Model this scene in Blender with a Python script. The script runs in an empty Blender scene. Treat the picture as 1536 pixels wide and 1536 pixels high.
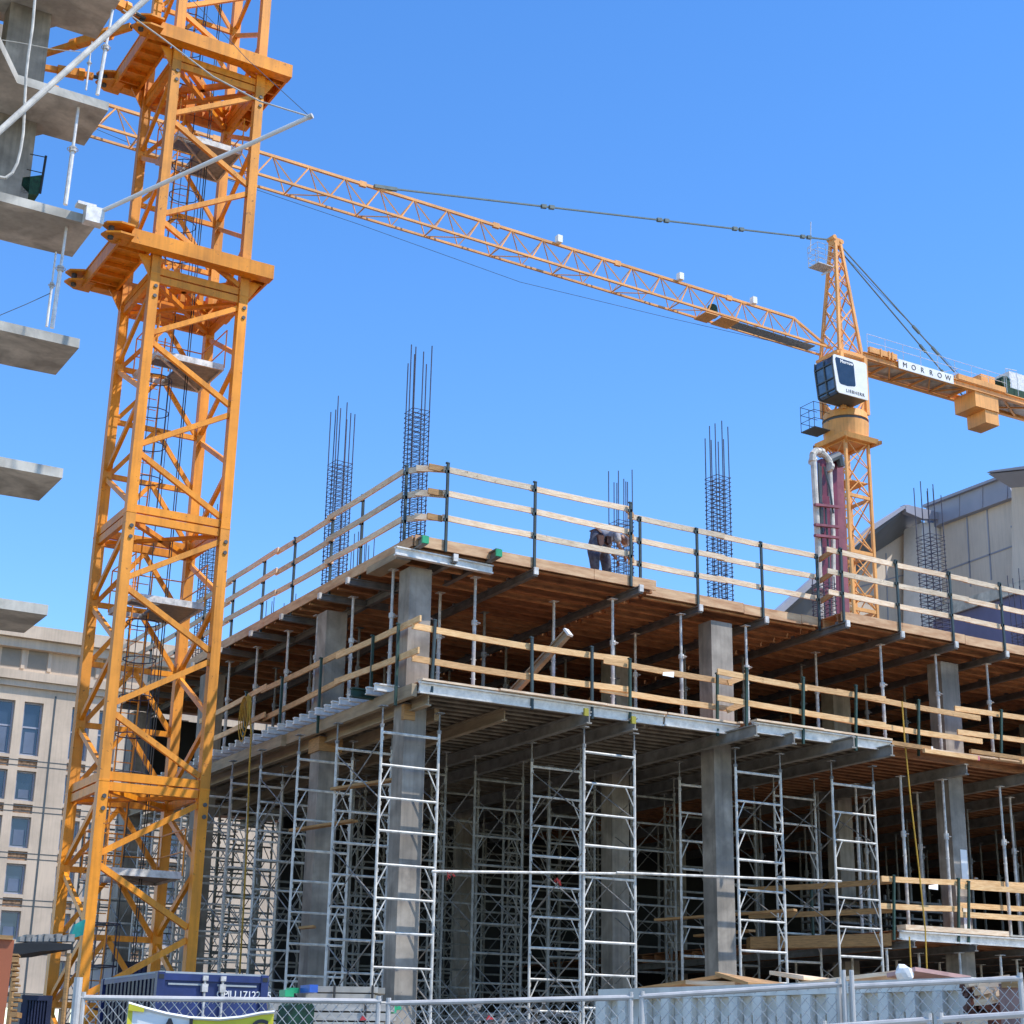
import bpy, math, random
from mathutils import Vector, Matrix
random.seed(7)
S = bpy.context.scene
COL = S.collection
V = Vector
# ------------------------------------------------------------------ camera model (solved from the photo's vanishing points)
PITCH, ROLL, YAW = 0.32560444861, 0.00683537885, 1.00879995672
FPX, CX = 2500.0, 850.0
CAM = V((-15.235834, -30.395219, 1.7))
_h = V((math.cos(YAW), math.sin(YAW), 0)); _u = V((0, 0, 1)); _r = _h.cross(_u)
FWD = _h*math.cos(PITCH)+_u*math.sin(PITCH); _U = _u*math.cos(PITCH)-_h*math.sin(PITCH)
RGT = _r*math.cos(ROLL)+_U*math.sin(ROLL); UPV = _U*math.cos(ROLL)-_r*math.sin(ROLL)
def ray(px, py): return FWD+RGT*((px-CX)/FPX)-UPV*((py-768)/FPX)
def onz(px, py, z): d = ray(px, py); return CAM+d*((z-CAM.z)/d.z)
def onx(px, py, x): d = ray(px, py); return CAM+d*((x-CAM.x)/d.x)
def ony(px, py, y): d = ray(px, py); return CAM+d*((y-CAM.y)/d.y)
def atd(px, py, dist): d = ray(px, py); return CAM+d*(dist/math.hypot(d.x, d.y))

# ------------------------------------------------------------------ materials
MATS = {}
def mat(name, col, rough=.6, metal=0., noise=.12, scale=3., bump=0., col2=None, stretch=None, spec=.5, streak=0., chips=0., chipcol=(.12, .05, .03), chipscale=14., pores=0.):
    m = bpy.data.materials.new(name); m.use_nodes = True
    nt = m.node_tree; N = nt.nodes; L = nt.links; b = N['Principled BSDF']
    b.inputs['Roughness'].default_value = rough; b.inputs['Metallic'].default_value = metal
    b.inputs['Specular IOR Level'].default_value = spec
    tc = N.new('ShaderNodeNewGeometry'); mp = N.new('ShaderNodeMapping'); L.new(tc.outputs['Position'], mp.inputs[0])
    if stretch: mp.inputs['Scale'].default_value = stretch
    nz = N.new('ShaderNodeTexNoise'); nz.inputs['Scale'].default_value = scale; nz.inputs['Detail'].default_value = 6
    nz.inputs['Roughness'].default_value = .62
    L.new(mp.outputs[0], nz.inputs['Vector'])
    cr = N.new('ShaderNodeValToRGB'); L.new(nz.outputs['Fac'], cr.inputs[0])
    c2 = col2 or tuple(max(0, c*(1-noise*3)) for c in col)
    cr.color_ramp.elements[0].position = .32; cr.color_ramp.elements[1].position = .62
    cr.color_ramp.elements[0].color = (*c2, 1); cr.color_ramp.elements[1].color = (*col, 1)
    out = cr.outputs[0]
    if streak > 0:   # vertical dirt streaks
        mp2 = N.new('ShaderNodeMapping'); mp2.inputs['Scale'].default_value = (5, 5, .25); L.new(tc.outputs['Position'], mp2.inputs[0])
        n2 = N.new('ShaderNodeTexNoise'); n2.inputs['Scale'].default_value = 1.6; n2.inputs['Detail'].default_value = 4; L.new(mp2.outputs[0], n2.inputs['Vector'])
        r2 = N.new('ShaderNodeMapRange'); r2.inputs[1].default_value = .45; r2.inputs[2].default_value = .75; r2.inputs[3].default_value = 1; r2.inputs[4].default_value = 1-streak
        L.new(n2.outputs['Fac'], r2.inputs[0])
        mx = N.new('ShaderNodeMix'); mx.data_type = 'RGBA'; mx.blend_type = 'MULTIPLY'; mx.inputs[0].default_value = 1
        L.new(out, mx.inputs[6]); L.new(r2.outputs[0], mx.inputs[7]); out = mx.outputs[2]
    if chips > 0:    # scattered chips, rust and splashes
        n3 = N.new('ShaderNodeTexNoise'); n3.inputs['Scale'].default_value = chipscale; n3.inputs['Detail'].default_value = 8; n3.inputs['Roughness'].default_value = .75; L.new(tc.outputs['Position'], n3.inputs['Vector'])
        r3 = N.new('ShaderNodeMapRange'); r3.inputs[1].default_value = .70-chips; r3.inputs[2].default_value = .74-chips; r3.inputs[3].default_value = 0; r3.inputs[4].default_value = .85; L.new(n3.outputs['Fac'], r3.inputs[0])
        m3 = N.new('ShaderNodeMix'); m3.data_type = 'RGBA'; L.new(r3.outputs[0], m3.inputs[0]); L.new(out, m3.inputs[6]); m3.inputs[7].default_value = (*chipcol, 1); out = m3.outputs[2]
        n4 = N.new('ShaderNodeTexNoise'); n4.inputs['Scale'].default_value = .45; n4.inputs['Detail'].default_value = 3; L.new(tc.outputs['Position'], n4.inputs['Vector'])
        r4 = N.new('ShaderNodeMapRange'); r4.inputs[1].default_value = .35; r4.inputs[2].default_value = .65; r4.inputs[3].default_value = .86; r4.inputs[4].default_value = 1.08; L.new(n4.outputs['Fac'], r4.inputs[0])
        m4 = N.new('ShaderNodeMix'); m4.data_type = 'RGBA'; m4.blend_type = 'MULTIPLY'; m4.inputs[0].default_value = 1; L.new(out, m4.inputs[6]); L.new(r4.outputs[0], m4.inputs[7]); out = m4.outputs[2]
    if pores > 0:    # air pockets and tie holes in cast concrete
        v5 = N.new('ShaderNodeTexVoronoi'); v5.inputs['Scale'].default_value = 5; v5.inputs['Randomness'].default_value = .9; L.new(tc.outputs['Position'], v5.inputs['Vector'])
        r5 = N.new('ShaderNodeMapRange'); r5.inputs[1].default_value = .03; r5.inputs[2].default_value = .055; r5.inputs[3].default_value = 1-pores; r5.inputs[4].default_value = 1; L.new(v5.outputs['Distance'], r5.inputs[0])
        w5 = N.new('ShaderNodeTexNoise'); w5.inputs['Scale'].default_value = .8; w5.inputs['Detail'].default_value = 5; w5.inputs['Distortion'].default_value = 1.2; L.new(tc.outputs['Position'], w5.inputs['Vector'])
        q5 = N.new('ShaderNodeMapRange'); q5.inputs[1].default_value = .42; q5.inputs[2].default_value = .6; q5.inputs[3].default_value = .72; q5.inputs[4].default_value = 1.12; L.new(w5.outputs['Fac'], q5.inputs[0])
        k5 = N.new('ShaderNodeMath'); k5.operation = 'MULTIPLY'; L.new(r5.outputs[0], k5.inputs[0]); L.new(q5.outputs[0], k5.inputs[1])
        m5 = N.new('ShaderNodeMix'); m5.data_type = 'RGBA'; m5.blend_type = 'MULTIPLY'; m5.inputs[0].default_value = 1; L.new(out, m5.inputs[6]); L.new(k5.outputs[0], m5.inputs[7]); out = m5.outputs[2]
    L.new(out, b.inputs['Base Color'])
    rr = N.new('ShaderNodeMapRange'); rr.inputs[3].default_value = max(.05, rough-.1); rr.inputs[4].default_value = min(1, rough+.12)
    L.new(nz.outputs['Fac'], rr.inputs[0]); L.new(rr.outputs[0], b.inputs['Roughness'])
    if bump > 0:
        bp = N.new('ShaderNodeBump'); bp.inputs['Strength'].default_value = bump; bp.inputs['Distance'].default_value = .02
        L.new(nz.outputs['Fac'], bp.inputs['Height']); L.new(bp.outputs[0], b.inputs['Normal'])
    MATS[name] = m
    return m
ORANGE = mat('crane_orange', (.97, .345, .02), .45, noise=.07, scale=1.6, streak=.28, chips=.075, chipscale=9, spec=.35)
ORANGE_B = mat('crane_orange_faded', (.90, .35, .045), .55, noise=.08, scale=1.3, streak=.32, chips=.09, chipscale=7, spec=.3)
ORANGE2 = mat('far_crane_orange', (.93, .42, .11), .5, noise=.08, scale=.6, streak=.2, chips=.06, chipscale=3)
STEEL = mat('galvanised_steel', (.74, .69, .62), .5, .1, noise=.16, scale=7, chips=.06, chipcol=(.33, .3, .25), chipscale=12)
ALU = mat('aluminium', (.88, .82, .74), .42, .15, noise=.1, scale=6)
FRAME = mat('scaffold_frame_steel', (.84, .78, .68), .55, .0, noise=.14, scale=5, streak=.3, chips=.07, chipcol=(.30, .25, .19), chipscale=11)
BRACE = mat('brace_steel', (.34, .32, .29), .6, .1, noise=.2, scale=6)
GREYST = mat('grey_beam_steel', (.22, .20, .175), .6, .1, noise=.16, scale=3)
GUARD = mat('guard_post_green', (.035, .06, .06), .5, noise=.15, scale=5)
GREENP = mat('green_painted_steel', (.02, .06, .04), .5, noise=.15, scale=5)
PM = mat('rail_pine_warm', (.92, .58, .27), .7, col2=(.68, .36, .13), scale=4, stretch=(1, 1, 8), chips=.06, chipcol=(.28, .13, .05), chipscale=6)
PINE2 = mat('pine_board_greyed', (.78, .62, .44), .75, col2=(.52, .38, .24), scale=5, stretch=(1, 1, 8), bump=.1, chips=.09, chipcol=(.25, .16, .09), chipscale=7)
PM2 = mat('rail_pine_darker', (.76, .45, .20), .75, col2=(.50, .27, .10), scale=5, stretch=(1, 1, 8), chips=.08, chipcol=(.22, .10, .04), chipscale=7)
REBAR = mat('rebar_steel', (.075, .075, .11), .7, .2, noise=.2, scale=9)
CONC = mat('concrete', (.42, .36, .29), .85, noise=.13, scale=1.3, bump=.25, streak=.3, pores=.5)
CONCL = mat('pale_concrete', (.60, .55, .46), .85, noise=.10, scale=.9, bump=.25, streak=.15, pores=.35)
PINE = mat('pine_board', (.93, .72, .50), .7, col2=(.70, .44, .24), scale=4, stretch=(1, 1, 8), bump=.1, chips=.06, chipcol=(.30, .16, .07), chipscale=6)
PINED = mat('weathered_plank', (.50, .27, .10), .75, noise=.14, scale=5, stretch=(1, 1, 7))
LVL = mat('joist_timber', (.46, .20, .08), .75, noise=.16, scale=3, stretch=(1, 1, 4))
PLY = mat('plywood', (.52, .21, .08), .7, noise=.18, scale=2.2, col2=(.17, .06, .025))
FASC = mat('edge_form_board', (.72, .46, .25), .7, noise=.18, scale=2.5, col2=(.45, .21, .09), stretch=(.6, .6, 3))
GREYB = mat('dusty_beam_steel', (.32, .29, .24), .7, noise=.16, scale=3)
BEAMW = mat('timber_beam', (.42, .31, .19), .75, noise=.14, scale=2.5, stretch=(.5, .5, 3))
FRAMED = mat('shade_toned_frame_steel', (.33, .31, .26), .65, .05, noise=.18, scale=5)  # frame steel darkened to paint the interior shade into the towers
STEELD = mat('shaded_prop_steel', (.26, .25, .23), .6, .1, noise=.18, scale=5)  # shade under the decks put into the prop colour
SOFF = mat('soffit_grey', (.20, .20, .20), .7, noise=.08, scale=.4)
LVL2 = mat('joist_timber_light', (.68, .34, .14), .75, noise=.16, scale=3, stretch=(1, 1, 4))
LJOIST = mat('brown_joist', (.36, .30, .21), .7, noise=.2, scale=3)
WHITE = mat('white_paint', (.88, .85, .80), .45, noise=.03, scale=2)
OFFW = mat('offwhite_pipe', (.74, .67, .56), .55, noise=.14, scale=4)
BLACK = mat('black_rubber', (.02, .02, .02), .6, noise=.1)
DGREY = mat('dark_grey_metal', (.08, .09, .09), .5, noise=.1)
TEAL = mat('pendant_steel', (.13, .17, .16), .5, .1, noise=.1)
GREEN = mat('green_plastic', (.02, .38, .16), .45, noise=.1)
DGREEN = mat('dark_green_netting', (.015, .07, .035), .8, noise=.25, scale=12)
RED = mat('red_paint', (.55, .03, .03), .5, noise=.1)
MAROON = mat('maroon_boom_paint', (.20, .022, .045), .45, noise=.12, scale=2.5, streak=.2)
PINKM = mat('faded_maroon_paint', (.30, .085, .10), .5, noise=.14, scale=2.5, streak=.25)
BLUE = mat('container_blue', (.018, .035, .155), .45, noise=.14, scale=2, streak=.2)
NAVY = mat('navy_box_paint', (.012, .016, .05), .5, noise=.15, scale=2)
CTOP = mat('container_roof_dust', (.42, .45, .45), .7, noise=.1)
DUMP = mat('dumpster_paint', (.88, .80, .68), .55, noise=.08, scale=1.2, streak=.2)
BROWNP = mat('brown_bin_paint', (.36, .21, .17), .7, noise=.16, scale=3, streak=.35)
YELLOW = mat('yellow_vinyl', (.78, .68, .04), .5, noise=.06)
YROPE = mat('yellow_rope', (.62, .36, .04), .7, noise=.1)
ROPE = mat('pale_rope', (.55, .52, .46), .7, noise=.1)
STONE = mat('beige_stone', (.66, .51, .37), .85, noise=.09, scale=.35, streak=.12)
STONED = mat('shaded_stone', (.30, .25, .19), .85, noise=.08, scale=.5)  # recess shade of the attic panels painted into the stone colour
BRICK = mat('orange_brick', (.42, .24, .13), .9, noise=.2, scale=6)
BEIGE = mat('beige_panel', (.74, .62, .50), .85, noise=.06, scale=.15, streak=.12)
MGREY = mat('grey_metal_cladding', (.36, .36, .41), .55, noise=.06, scale=.3)
PURP = mat('purple_grey_roof', (.15, .14, .24), .6, noise=.08, scale=.4)
GLASS = mat('window_glass', (.03, .05, .09), .12, noise=.25, scale=.25, spec=.9)
BLIND = mat('window_blind', (.13, .17, .24), .6, noise=.1, scale=.6)
CABGL = mat('cab_glass', (.02, .028, .045), .08, noise=.2, scale=2, spec=.9)
BLUEGL = mat('cab_side_glass', (.07, .13, .24), .1, noise=.25, scale=1.5, spec=.9)
RUST = mat('rust_hoarding', (.42, .12, .05), .7, noise=.12, scale=1.5)
DENIM = mat('denim', (.11, .12, .16), .9, noise=.2, scale=14)
SHIRT = mat('grey_shirt', (.52, .50, .52), .9, noise=.12, scale=10)
SKIN = mat('skin', (.42, .22, .14), .6, noise=.05)
LEATH = mat('brown_leather', (.09, .03, .02), .6, noise=.15, scale=9)
ASPH = mat('asphalt', (.055, .055, .055), .9, noise=.15, scale=4, bump=.3)
DIRT = mat('site_dirt', (.26, .22, .17), .95, noise=.2, scale=.7, bump=.4)
INK = mat('black_ink', (.02, .02, .025), .5, noise=.02)
BACKD = mat('dark_backing_wall', (.035, .035, .035), .9, noise=.15, scale=.6)  # near-black tone of the added walls that darken the interior
GRAT = mat('grating_grey', (.30, .32, .33), .55, .2, noise=.15, scale=9)

# ------------------------------------------------------------------ mesh builder
class MB:
    def __init__(s, xf=None): s.v = []; s.f = []; s.xf = xf; s.sm = False
    def _add(s, vs, fs):
        n = len(s.v); s.v += vs; s.f += [tuple(i+n for i in f) for f in fs]; return s
    def box(s, x0, x1, y0, y1, z0, z1):
        return s._add([V((x, y, z)) for z in (z0, z1) for x, y in ((x0, y0), (x1, y0), (x1, y1), (x0, y1))],
                      [(3, 2, 1, 0), (4, 5, 6, 7), (0, 1, 5, 4), (1, 2, 6, 5), (2, 3, 7, 6), (3, 0, 4, 7)])
    def bar(s, p, q, w, h=None, up=None):   # rectangular member, h along up
        p = V(p); q = V(q); h = w if h is None else h; d = (q-p)
        if d.length < 1e-6: return s
        d.normalize(); up = V(up) if up else (V((0, 0, 1)) if abs(d.z) < .95 else V((0, 1, 0)))
        a = d.cross(up).normalized()*(w/2); b = a.cross(d).normalized()*(h/2)
        vs = [c+e for c in (p, q) for e in (-a-b, a-b, a+b, -a+b)]
        return s._add(vs, [(3, 2, 1, 0), (4, 5, 6, 7), (0, 1, 5, 4), (1, 2, 6, 5), (2, 3, 7, 6), (3, 0, 4, 7)])
    def tube(s, p, q, r, n=6, r2=None):
        p = V(p); q = V(q); d = q-p
        if d.length < 1e-6: return s
        r2 = r if r2 is None else r2
        d.normalize(); u = V((0, 0, 1)) if abs(d.z) < .9 else V((1, 0, 0))
        a = d.cross(u).normalized(); b = a.cross(d)
        vs = [c+(a*math.cos(t)+b*math.sin(t))*rr for c, rr in ((p, r), (q, r2)) for t in [2*math.pi*i/n for i in range(n)]]
        return s._add(vs, [(i, (i+1) % n, n+(i+1) % n, n+i) for i in range(n)]+[tuple(range(n))[::-1], tuple(range(n, 2*n))])
    def path(s, pts, r, n=6):
        for a, b in zip(pts, pts[1:]): s.tube(a, b, r, n)
        return s
    def poly(s, pts, ext):   # closed polygon extruded by vector
        pts = [V(p) for p in pts]; e = V(ext); n = len(pts)
        return s._add(pts+[p+e for p in pts], [tuple(range(n))[::-1], tuple(range(n, 2*n))]+[(i, (i+1) % n, n+(i+1) % n, n+i) for i in range(n)])
    def ibeam(s, p, q, w, h, t=.02, up=None):
        p = V(p); q = V(q); d = (q-p).normalized(); u = V(up) if up else V((0, 0, 1))
        a = d.cross(u).normalized(); u = a.cross(d).normalized()
        s.bar(p+u*(h/2-t/2), q+u*(h/2-t/2), w, t, u); s.bar(p-u*(h/2-t/2), q-u*(h/2-t/2), w, t, u)
        return s.bar(p, q, t, h-2*t, u)
    def ring(s, c, r, tr, n=14, a0=0, a1=2*math.pi):
        pts = [V((c[0]+r*math.cos(a0+(a1-a0)*i/n), c[1]+r*math.sin(a0+(a1-a0)*i/n), c[2])) for i in range(n+1)]
        return s.path(pts, tr, 4)
    def build(s, name, m, parent=None, label=None, smooth=False):
        vs = [s.xf(v) for v in s.v] if s.xf else s.v
        off = parent_origin(parent)
        me = bpy.data.meshes.new(name); me.from_pydata([tuple(v-off) for v in vs], [], s.f)
        if isinstance(m, (list, tuple)):
            for k in m: me.materials.append(k)
        else: me.materials.append(m)
        import bmesh
        bm = bmesh.new(); bm.from_mesh(me); bmesh.ops.recalc_face_normals(bm, faces=bm.faces); bm.to_mesh(me); bm.free()
        if smooth:
            for p in me.polygons: p.use_smooth = True
        o = bpy.data.objects.new(name, me); COL.objects.link(o)
        if parent is not None: o.parent = parent
        if label: o['label'] = label
        return o
def parent_origin(p):
    o = V((0, 0, 0))
    while p is not None: o = o+V(p.location); p = p.parent
    return o
def tag(o, label, cat, group=None, kind=None):
    if label: o['label'] = label
    if cat: o['category'] = cat
    if group: o['group'] = group
    if kind: o['kind'] = kind
    return o
def thing(name, label, cat, loc=(0, 0, 0), group=None):
    o = bpy.data.objects.new(name, None); COL.objects.link(o); o.location = loc; o.empty_display_size = .2
    return tag(o, label, cat, group)
def copy_tree(o, loc=None, parent=None, label=None, group=None):
    c = o.copy(); COL.objects.link(c); c.parent = parent
    if loc is not None: c.location = loc
    if label: c['label'] = label
    if group: c['group'] = group
    for ch in list(o.children): copy_tree(ch, None, c)
    return c
ORD = ['first', 'second', 'third', 'fourth', 'fifth', 'sixth', 'seventh', 'eighth', 'ninth', 'tenth', 'eleventh', 'twelfth', 'thirteenth', 'fourteenth', 'fifteenth', 'sixteenth', 'seventeenth', 'eighteenth', 'nineteenth', 'twentieth']
def text_mesh(name, txt, size, m, mat4, parent, ext=.004, spacing=1.0, offset=0.0):
    cu = bpy.data.curves.new(name, 'FONT'); cu.body = txt; cu.size = size; cu.extrude = ext; cu.align_x = 'CENTER'; cu.align_y = 'CENTER'
    cu.space_character = spacing; cu.offset = offset
    t = bpy.data.objects.new('tmp', cu); COL.objects.link(t)
    dg = bpy.context.evaluated_depsgraph_get(); dg.update()
    me = bpy.data.meshes.new_from_object(t.evaluated_get(dg)); bpy.data.objects.remove(t)
    me.transform(Matrix.Translation(-parent_origin(parent)) @ mat4); me.materials.clear(); me.materials.append(m); me.name = name
    o = bpy.data.objects.new(name, me); COL.objects.link(o); o.parent = parent
    return o
def facing_minus_y(c): # text plane facing -Y, reading along +X
    return Matrix.Translation(V(c)) @ Matrix.Rotation(math.pi/2, 4, 'X')

# ------------------------------------------------------------------ ground
G = .78   # level of the building site above the road
g = MB(); g._add([V((-400, -400, 0)), V((900, -400, 0)), V((900, 900, 0)), V((-400, 900, 0))], [(0, 1, 2, 3)])
tag(g.build('ground', ASPH), None, None, kind='structure')
g = MB(); g._add([V((-60, -15, .01)), V((80, -15, .01)), V((80, -11, G)), V((-60, -11, G)), V((80, 70, G)), V((-60, 70, G))], [(0, 1, 2, 3), (3, 2, 4, 5)])
tag(g.build('site_ground', DIRT), None, None, kind='structure')
g = MB(); g.box(-60, 60, -24.6, -21.9, 0, .14); tag(g.build('pavement', CONCL), None, None, kind='structure')

# ================================================================== BUILDING UNDER CONSTRUCTION
ZT = 12.35   # top deck
ZM = 9.22    # middle deck
ZL = 4.97    # lower right deck
XE = 34.0; YB = 19.6
# ---- columns
colx = [0, 7.95, 15.35, 23.2, 31.0]; coly = [0, 4.2, 11.9, 17.9]
wx = ['corner', 'second bay', 'third bay', 'fourth bay', 'fifth bay']; wy = ['on the street edge', 'in the second row', 'in the third row', 'in the fourth row']
for i, x in enumerate(colx):
    for j, y in enumerate(coly):
        w = .50
        m = MB(); m.box(x, x+w, y, y+w, G, ZM-.26)
        n1 = 'square grey concrete column holding up the half built frame'
        lab = {(0, 0): 'square concrete column at the street corner of the half built frame',
               (1, 0): 'square concrete column on the street edge between the middle and right scaffold towers',
               (2, 0): 'square concrete column behind the low guard rails at right, with white paper stuck on it',
               (0, 1): 'square concrete column on the left side, next back from the corner column'}.get((i, j), 'square concrete column standing in shade %s, %s of columns' % (wy[j], wx[i]))
        t = thing('concrete_column', lab, 'column', (x, y, G), 'concrete columns of the building frame')
        m.build('lower_shaft', CONC, t)
        w2 = .62 if i else .52
        m = MB(); m.box(x, x+w2, y, y+w, ZM+.02, ZT-.46); m.build('upper_shaft', CONC, t)
        if (i, j) == (0, 1):
            m = MB(); m.box(x-.04, x+w+.04, y-.04, y+w+.04, ZM-.62, ZM-.3); m.build('timber_collar', PINED, t)
        if (i, j) == (0, 0):
            m = MB(); m.box(x-.03, x+w*.45, y-.03, y+.1, ZM-.62, ZM-.3); m.build('timber_collar', PINED, t)
        if (i, j) == (2, 0):
            MB().box(x+.24, x+.46, -.012, -.002, 6.3, 7.1).build('paper', WHITE, t); MB().box(x+.2, x+.42, -.012, -.002, 5.1, 5.75).build('paper', WHITE, t)

# ---- rebar cages
def rebar(x, y, zb, zt, ze, w, label, nb=3, seed=0):
    rnd = random.Random(seed)
    t = thing('rebar_cage', label, 'rebar', (x, y, zb), 'column rebar cages rising through the decks')
    m = MB(); per = []
    k = nb
    for a in range(k):
        f = a/(k-1)
        per += [(x+w*f, y), (x+w*f, y+w)]
        if 0 < a < k-1: per += [(x, y+w*f), (x+w, y+w*f)]
    for q, (px, py) in enumerate(sorted(set(per))):
        e = ze-rnd.choice([0, .12, .28, .38]); dx = rnd.uniform(-.03, .03)
        m.tube((px, py, zb), (px+dx, py, e), .0135, 5)
    m.build('vertical_bar', REBAR, t)
    z = zb+.06; m = MB(); h = .018
    while z < zt:
        dz = rnd.uniform(-.015, .015)
        c = [(x-h, y-h), (x+w+h, y-h), (x+w+h, y+w+h), (x-h, y+w+h)]
        for a in range(4):
            p = c[a]; q = c[(a+1) % 4]; m.tube((p[0], p[1], z+dz), (q[0], q[1], z-dz), .009, 4)
        m.tube((x+w/2, y-h, z), (x+w/2, y+w+h, z), .007, 4); m.tube((x-h, y+w/2, z), (x+w+h, y+w/2, z), .007, 4)
        z += .115
    m.build('tie_hoop', REBAR, t)
    return t
rebar(-.04, .06, ZT, 15.62, 17.1, .38, 'tall dark rebar cage rising at the near corner of the top deck', seed=1)
rebar(.06, 4.3, ZT, 15.7, 17.3, .42, 'tall dark rebar cage on the left edge behind the railing', seed=2)
rebar(8.28, .1, ZT, 15.7, 17.1, .42, 'tall dark rebar cage standing alone right of the bending worker', seed=3)
rebar(8.25, 4.3, ZT, 15.69, 17.13, .45, 'dark rebar cage right behind the bending worker', seed=4)
rebar(15.4, .12, ZT, 15.5, 16.95, .5, 'dark rebar cage in front of the white pilaster of the grey building', seed=5)
rebar(24.1, 5.0, ZT, 15.4, 17.1, .5, 'dark rebar cage at the far right edge of the top deck', seed=6)
rebar(12.35, 1.0, ZT, 13.9, 14.1, .42, 'short dark rebar cage beside the foot of the maroon pump boom', seed=7)
rebar(.06, 12.9, ZT, 16.2, 17.15, .42, 'dark rebar cage on the deck seen through the orange mast', seed=8)
rebar(4.4, 18.6, ZT, ZT+.3, 16.5, .8, 'cluster of bare rebar tips beyond the left railing', seed=9)
rebar(4.85, 13.2, ZT, ZT+.3, 17.1, .5, 'cluster of bare rebar tips between the two tall left cages', seed=10)

# ---- decks
def clampb(m, x, y, z): m.box(x-.07, x+.07, y-.03, y, z-.09, z+.09)
def deck_top(x0, x1, yf, label, beams, xl=None, seed=0):
    t = thing('formwork_deck', label, 'formwork', (x0, yf, ZT), 'formwork decks of the top level')
    MB().box(x0, x1, yf+.03, YB, ZT-.02, ZT).build('plywood', PLY, t)
    rnd = random.Random(seed)
    # edge boards, broken into lengths
    x = x0; 
    while x < x1-.01:
        l = min(rnd.uniform(1.7, 2.9), x1-x); dz = rnd.uniform(-.012, .012)
        MB().box(x+.006, x+l-.006, yf-.01, yf+.028, ZT-.20+dz, ZT+.035+dz).build('edge_board', FASC, t)
        x += l
    n = 0; y = yf+.18
    while y < YB-1 and n < 42:
        MB().ibeam((x0+.02, y, ZT-.13), (x1-.02+rnd.uniform(0, .01), y, ZT-.13), .10, .215, .04).build('joist', rnd.choice([LVL, LVL2, LVL2]), t)
        y += .52 if y < 9 else .8; n += 1
    for bx, yo in beams:
        m = MB(); m.ibeam((bx, yf-yo, ZT-.33), (bx, YB-.5, ZT-.33), .11, .17, .025)
        for k in range(int((YB-yf)/.84)):
            m.box(bx-.05, bx+.05, yf+.14+.84*k, yf+.24+.84*k, ZT-.245, ZT-.19)
        m.build('main_beam', GREYST, t)
        m = MB(); m.box(bx-.05, bx+.06, yf-yo-.03, yf-yo+.02, ZT-.38, ZT-.22); m.build('beam_end_bracket', STEEL, t)
    return t
d = deck_top(-.22, 5.95, -.60, 'plywood formwork deck at the near corner, carrying the stooping worker', [(2.68, .1), (5.35, .25), (.75, .0)], seed=1)
d2 = deck_top(5.97, 11.18, -.16, 'plywood formwork deck in the middle, set back from its neighbours', [(7.45, .1), (9.4, .12)], seed=2)
d3 = deck_top(11.2, XE, -.93, 'plywood formwork deck on the right, below the maroon pump boom', [(11.25, .15), (13.07, .1), (14.9, .1), (16.7, .1), (18.6, .1), (20.5, .1), (22.4, .1), (24.5, .1), (27, .1), (30, .1)], seed=3)
# left strip of the top deck: fascia along Y and short cross beams
y = -.55; rnd = random.Random(5)
while y < YB-.1:
    l = min(rnd.uniform(1.8, 3), YB-y)
    m = MB(); dz = rnd.uniform(-.012, .012); m.box(-.26, -.225, y+.005, y+l-.005, ZT-.2+dz, ZT+.03+dz); m.build('edge_board', FASC, d); y += l
for yy in (2.15, 3.65, 5.85, 7.75, 9.8, 11.8, 13.8, 15.8, 18):
    MB().ibeam((-.42, yy, ZT-.34), (1.3, yy, ZT-.34), .1, .15, .025).build('cross_beam', GREYST, d)
    MB().box(-.48, -.42, yy-.06, yy+.06, ZT-.40, ZT-.26).build('beam_end_bracket', STEEL, d)
# corner aluminium beams
MB().ibeam(tuple(onz(593, 826, ZT-.36)), (1.75, -.42, ZT-.36), .12, .19, .03).build('corner_beam', ALU, d)
for px, py, L in ((638, 802, 2.2), (748, 822, 2.4)):
    p = onz(px, py, ZT-.02); p.z = ZT-.13
    MB().ibeam(p, p+V((0, L, -.06)), .12, .2, .03).build('protruding_beam', GREYST, d)
    MB().box(p.x-.075, p.x+.075, p.y-.03, p.y+.02, p.z-.08, p.z+.08).build('end_cap', GREEN, d)
MB().box(-.45, -.1, -.2, 1.2, ZT-.42, ZT-.27).build('corner_board', BEAMW, d)
for k, (px, py) in enumerate(((855, 848), (735, 826), (965, 868), (1140, 905))):
    pass

# middle deck
def deck_mid(x0, x1, yf, label, beams, alu=True, wood=LJOIST):
    t = thing('formwork_deck', label, 'formwork', (x0, yf, ZM), 'formwork decks of the middle level')
    MB().box(x0, x1, yf+.04, YB, ZM-.0, ZM+.02).build('plywood', PLY, t)
    rnd = random.Random(int(x0*10)); y = yf+.3; n = 0
    while y < YB-1 and n < 45:
        MB().ibeam((x0+.02, y, ZM-.085), (x1-.02, y, ZM-.085), .09, .16, .025).build('joist', wood, t); y += .36 if y < 8 else .7; n += 1
    if alu: MB().ibeam((x0, yf, ZM-.10), (x1, yf, ZM-.10), .14, .24, .035, up=(0, -.15, 1)).build('edge_beam', ALU, t)
    x = x0
    while x < x1-.01:
        l = min(rnd.uniform(1.6, 3), x1-x); dy = rnd.uniform(-.06, .05)
        m = MB(); m.box(x+.01, x+l-.01, yf-.16+dy, yf+.12+dy, ZM+.022, ZM+.065); m.build('plank', PINE, t); x += l
    for bx, yo in beams:
        MB().ibeam((bx, yo, ZM-.31), (bx, YB-1, ZM-.31), .13, .27, .03).build('main_beam', BEAMW if yo > -1 else GREYB, t)
    return t
m1 = deck_mid(-.1, 5.95, -.8, 'middle level formwork deck at the near corner, edged with a shiny aluminium beam', [(.15, -.75), (2.2, -.3), (3.85, -1.05), (5.05, -1.03)])
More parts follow.
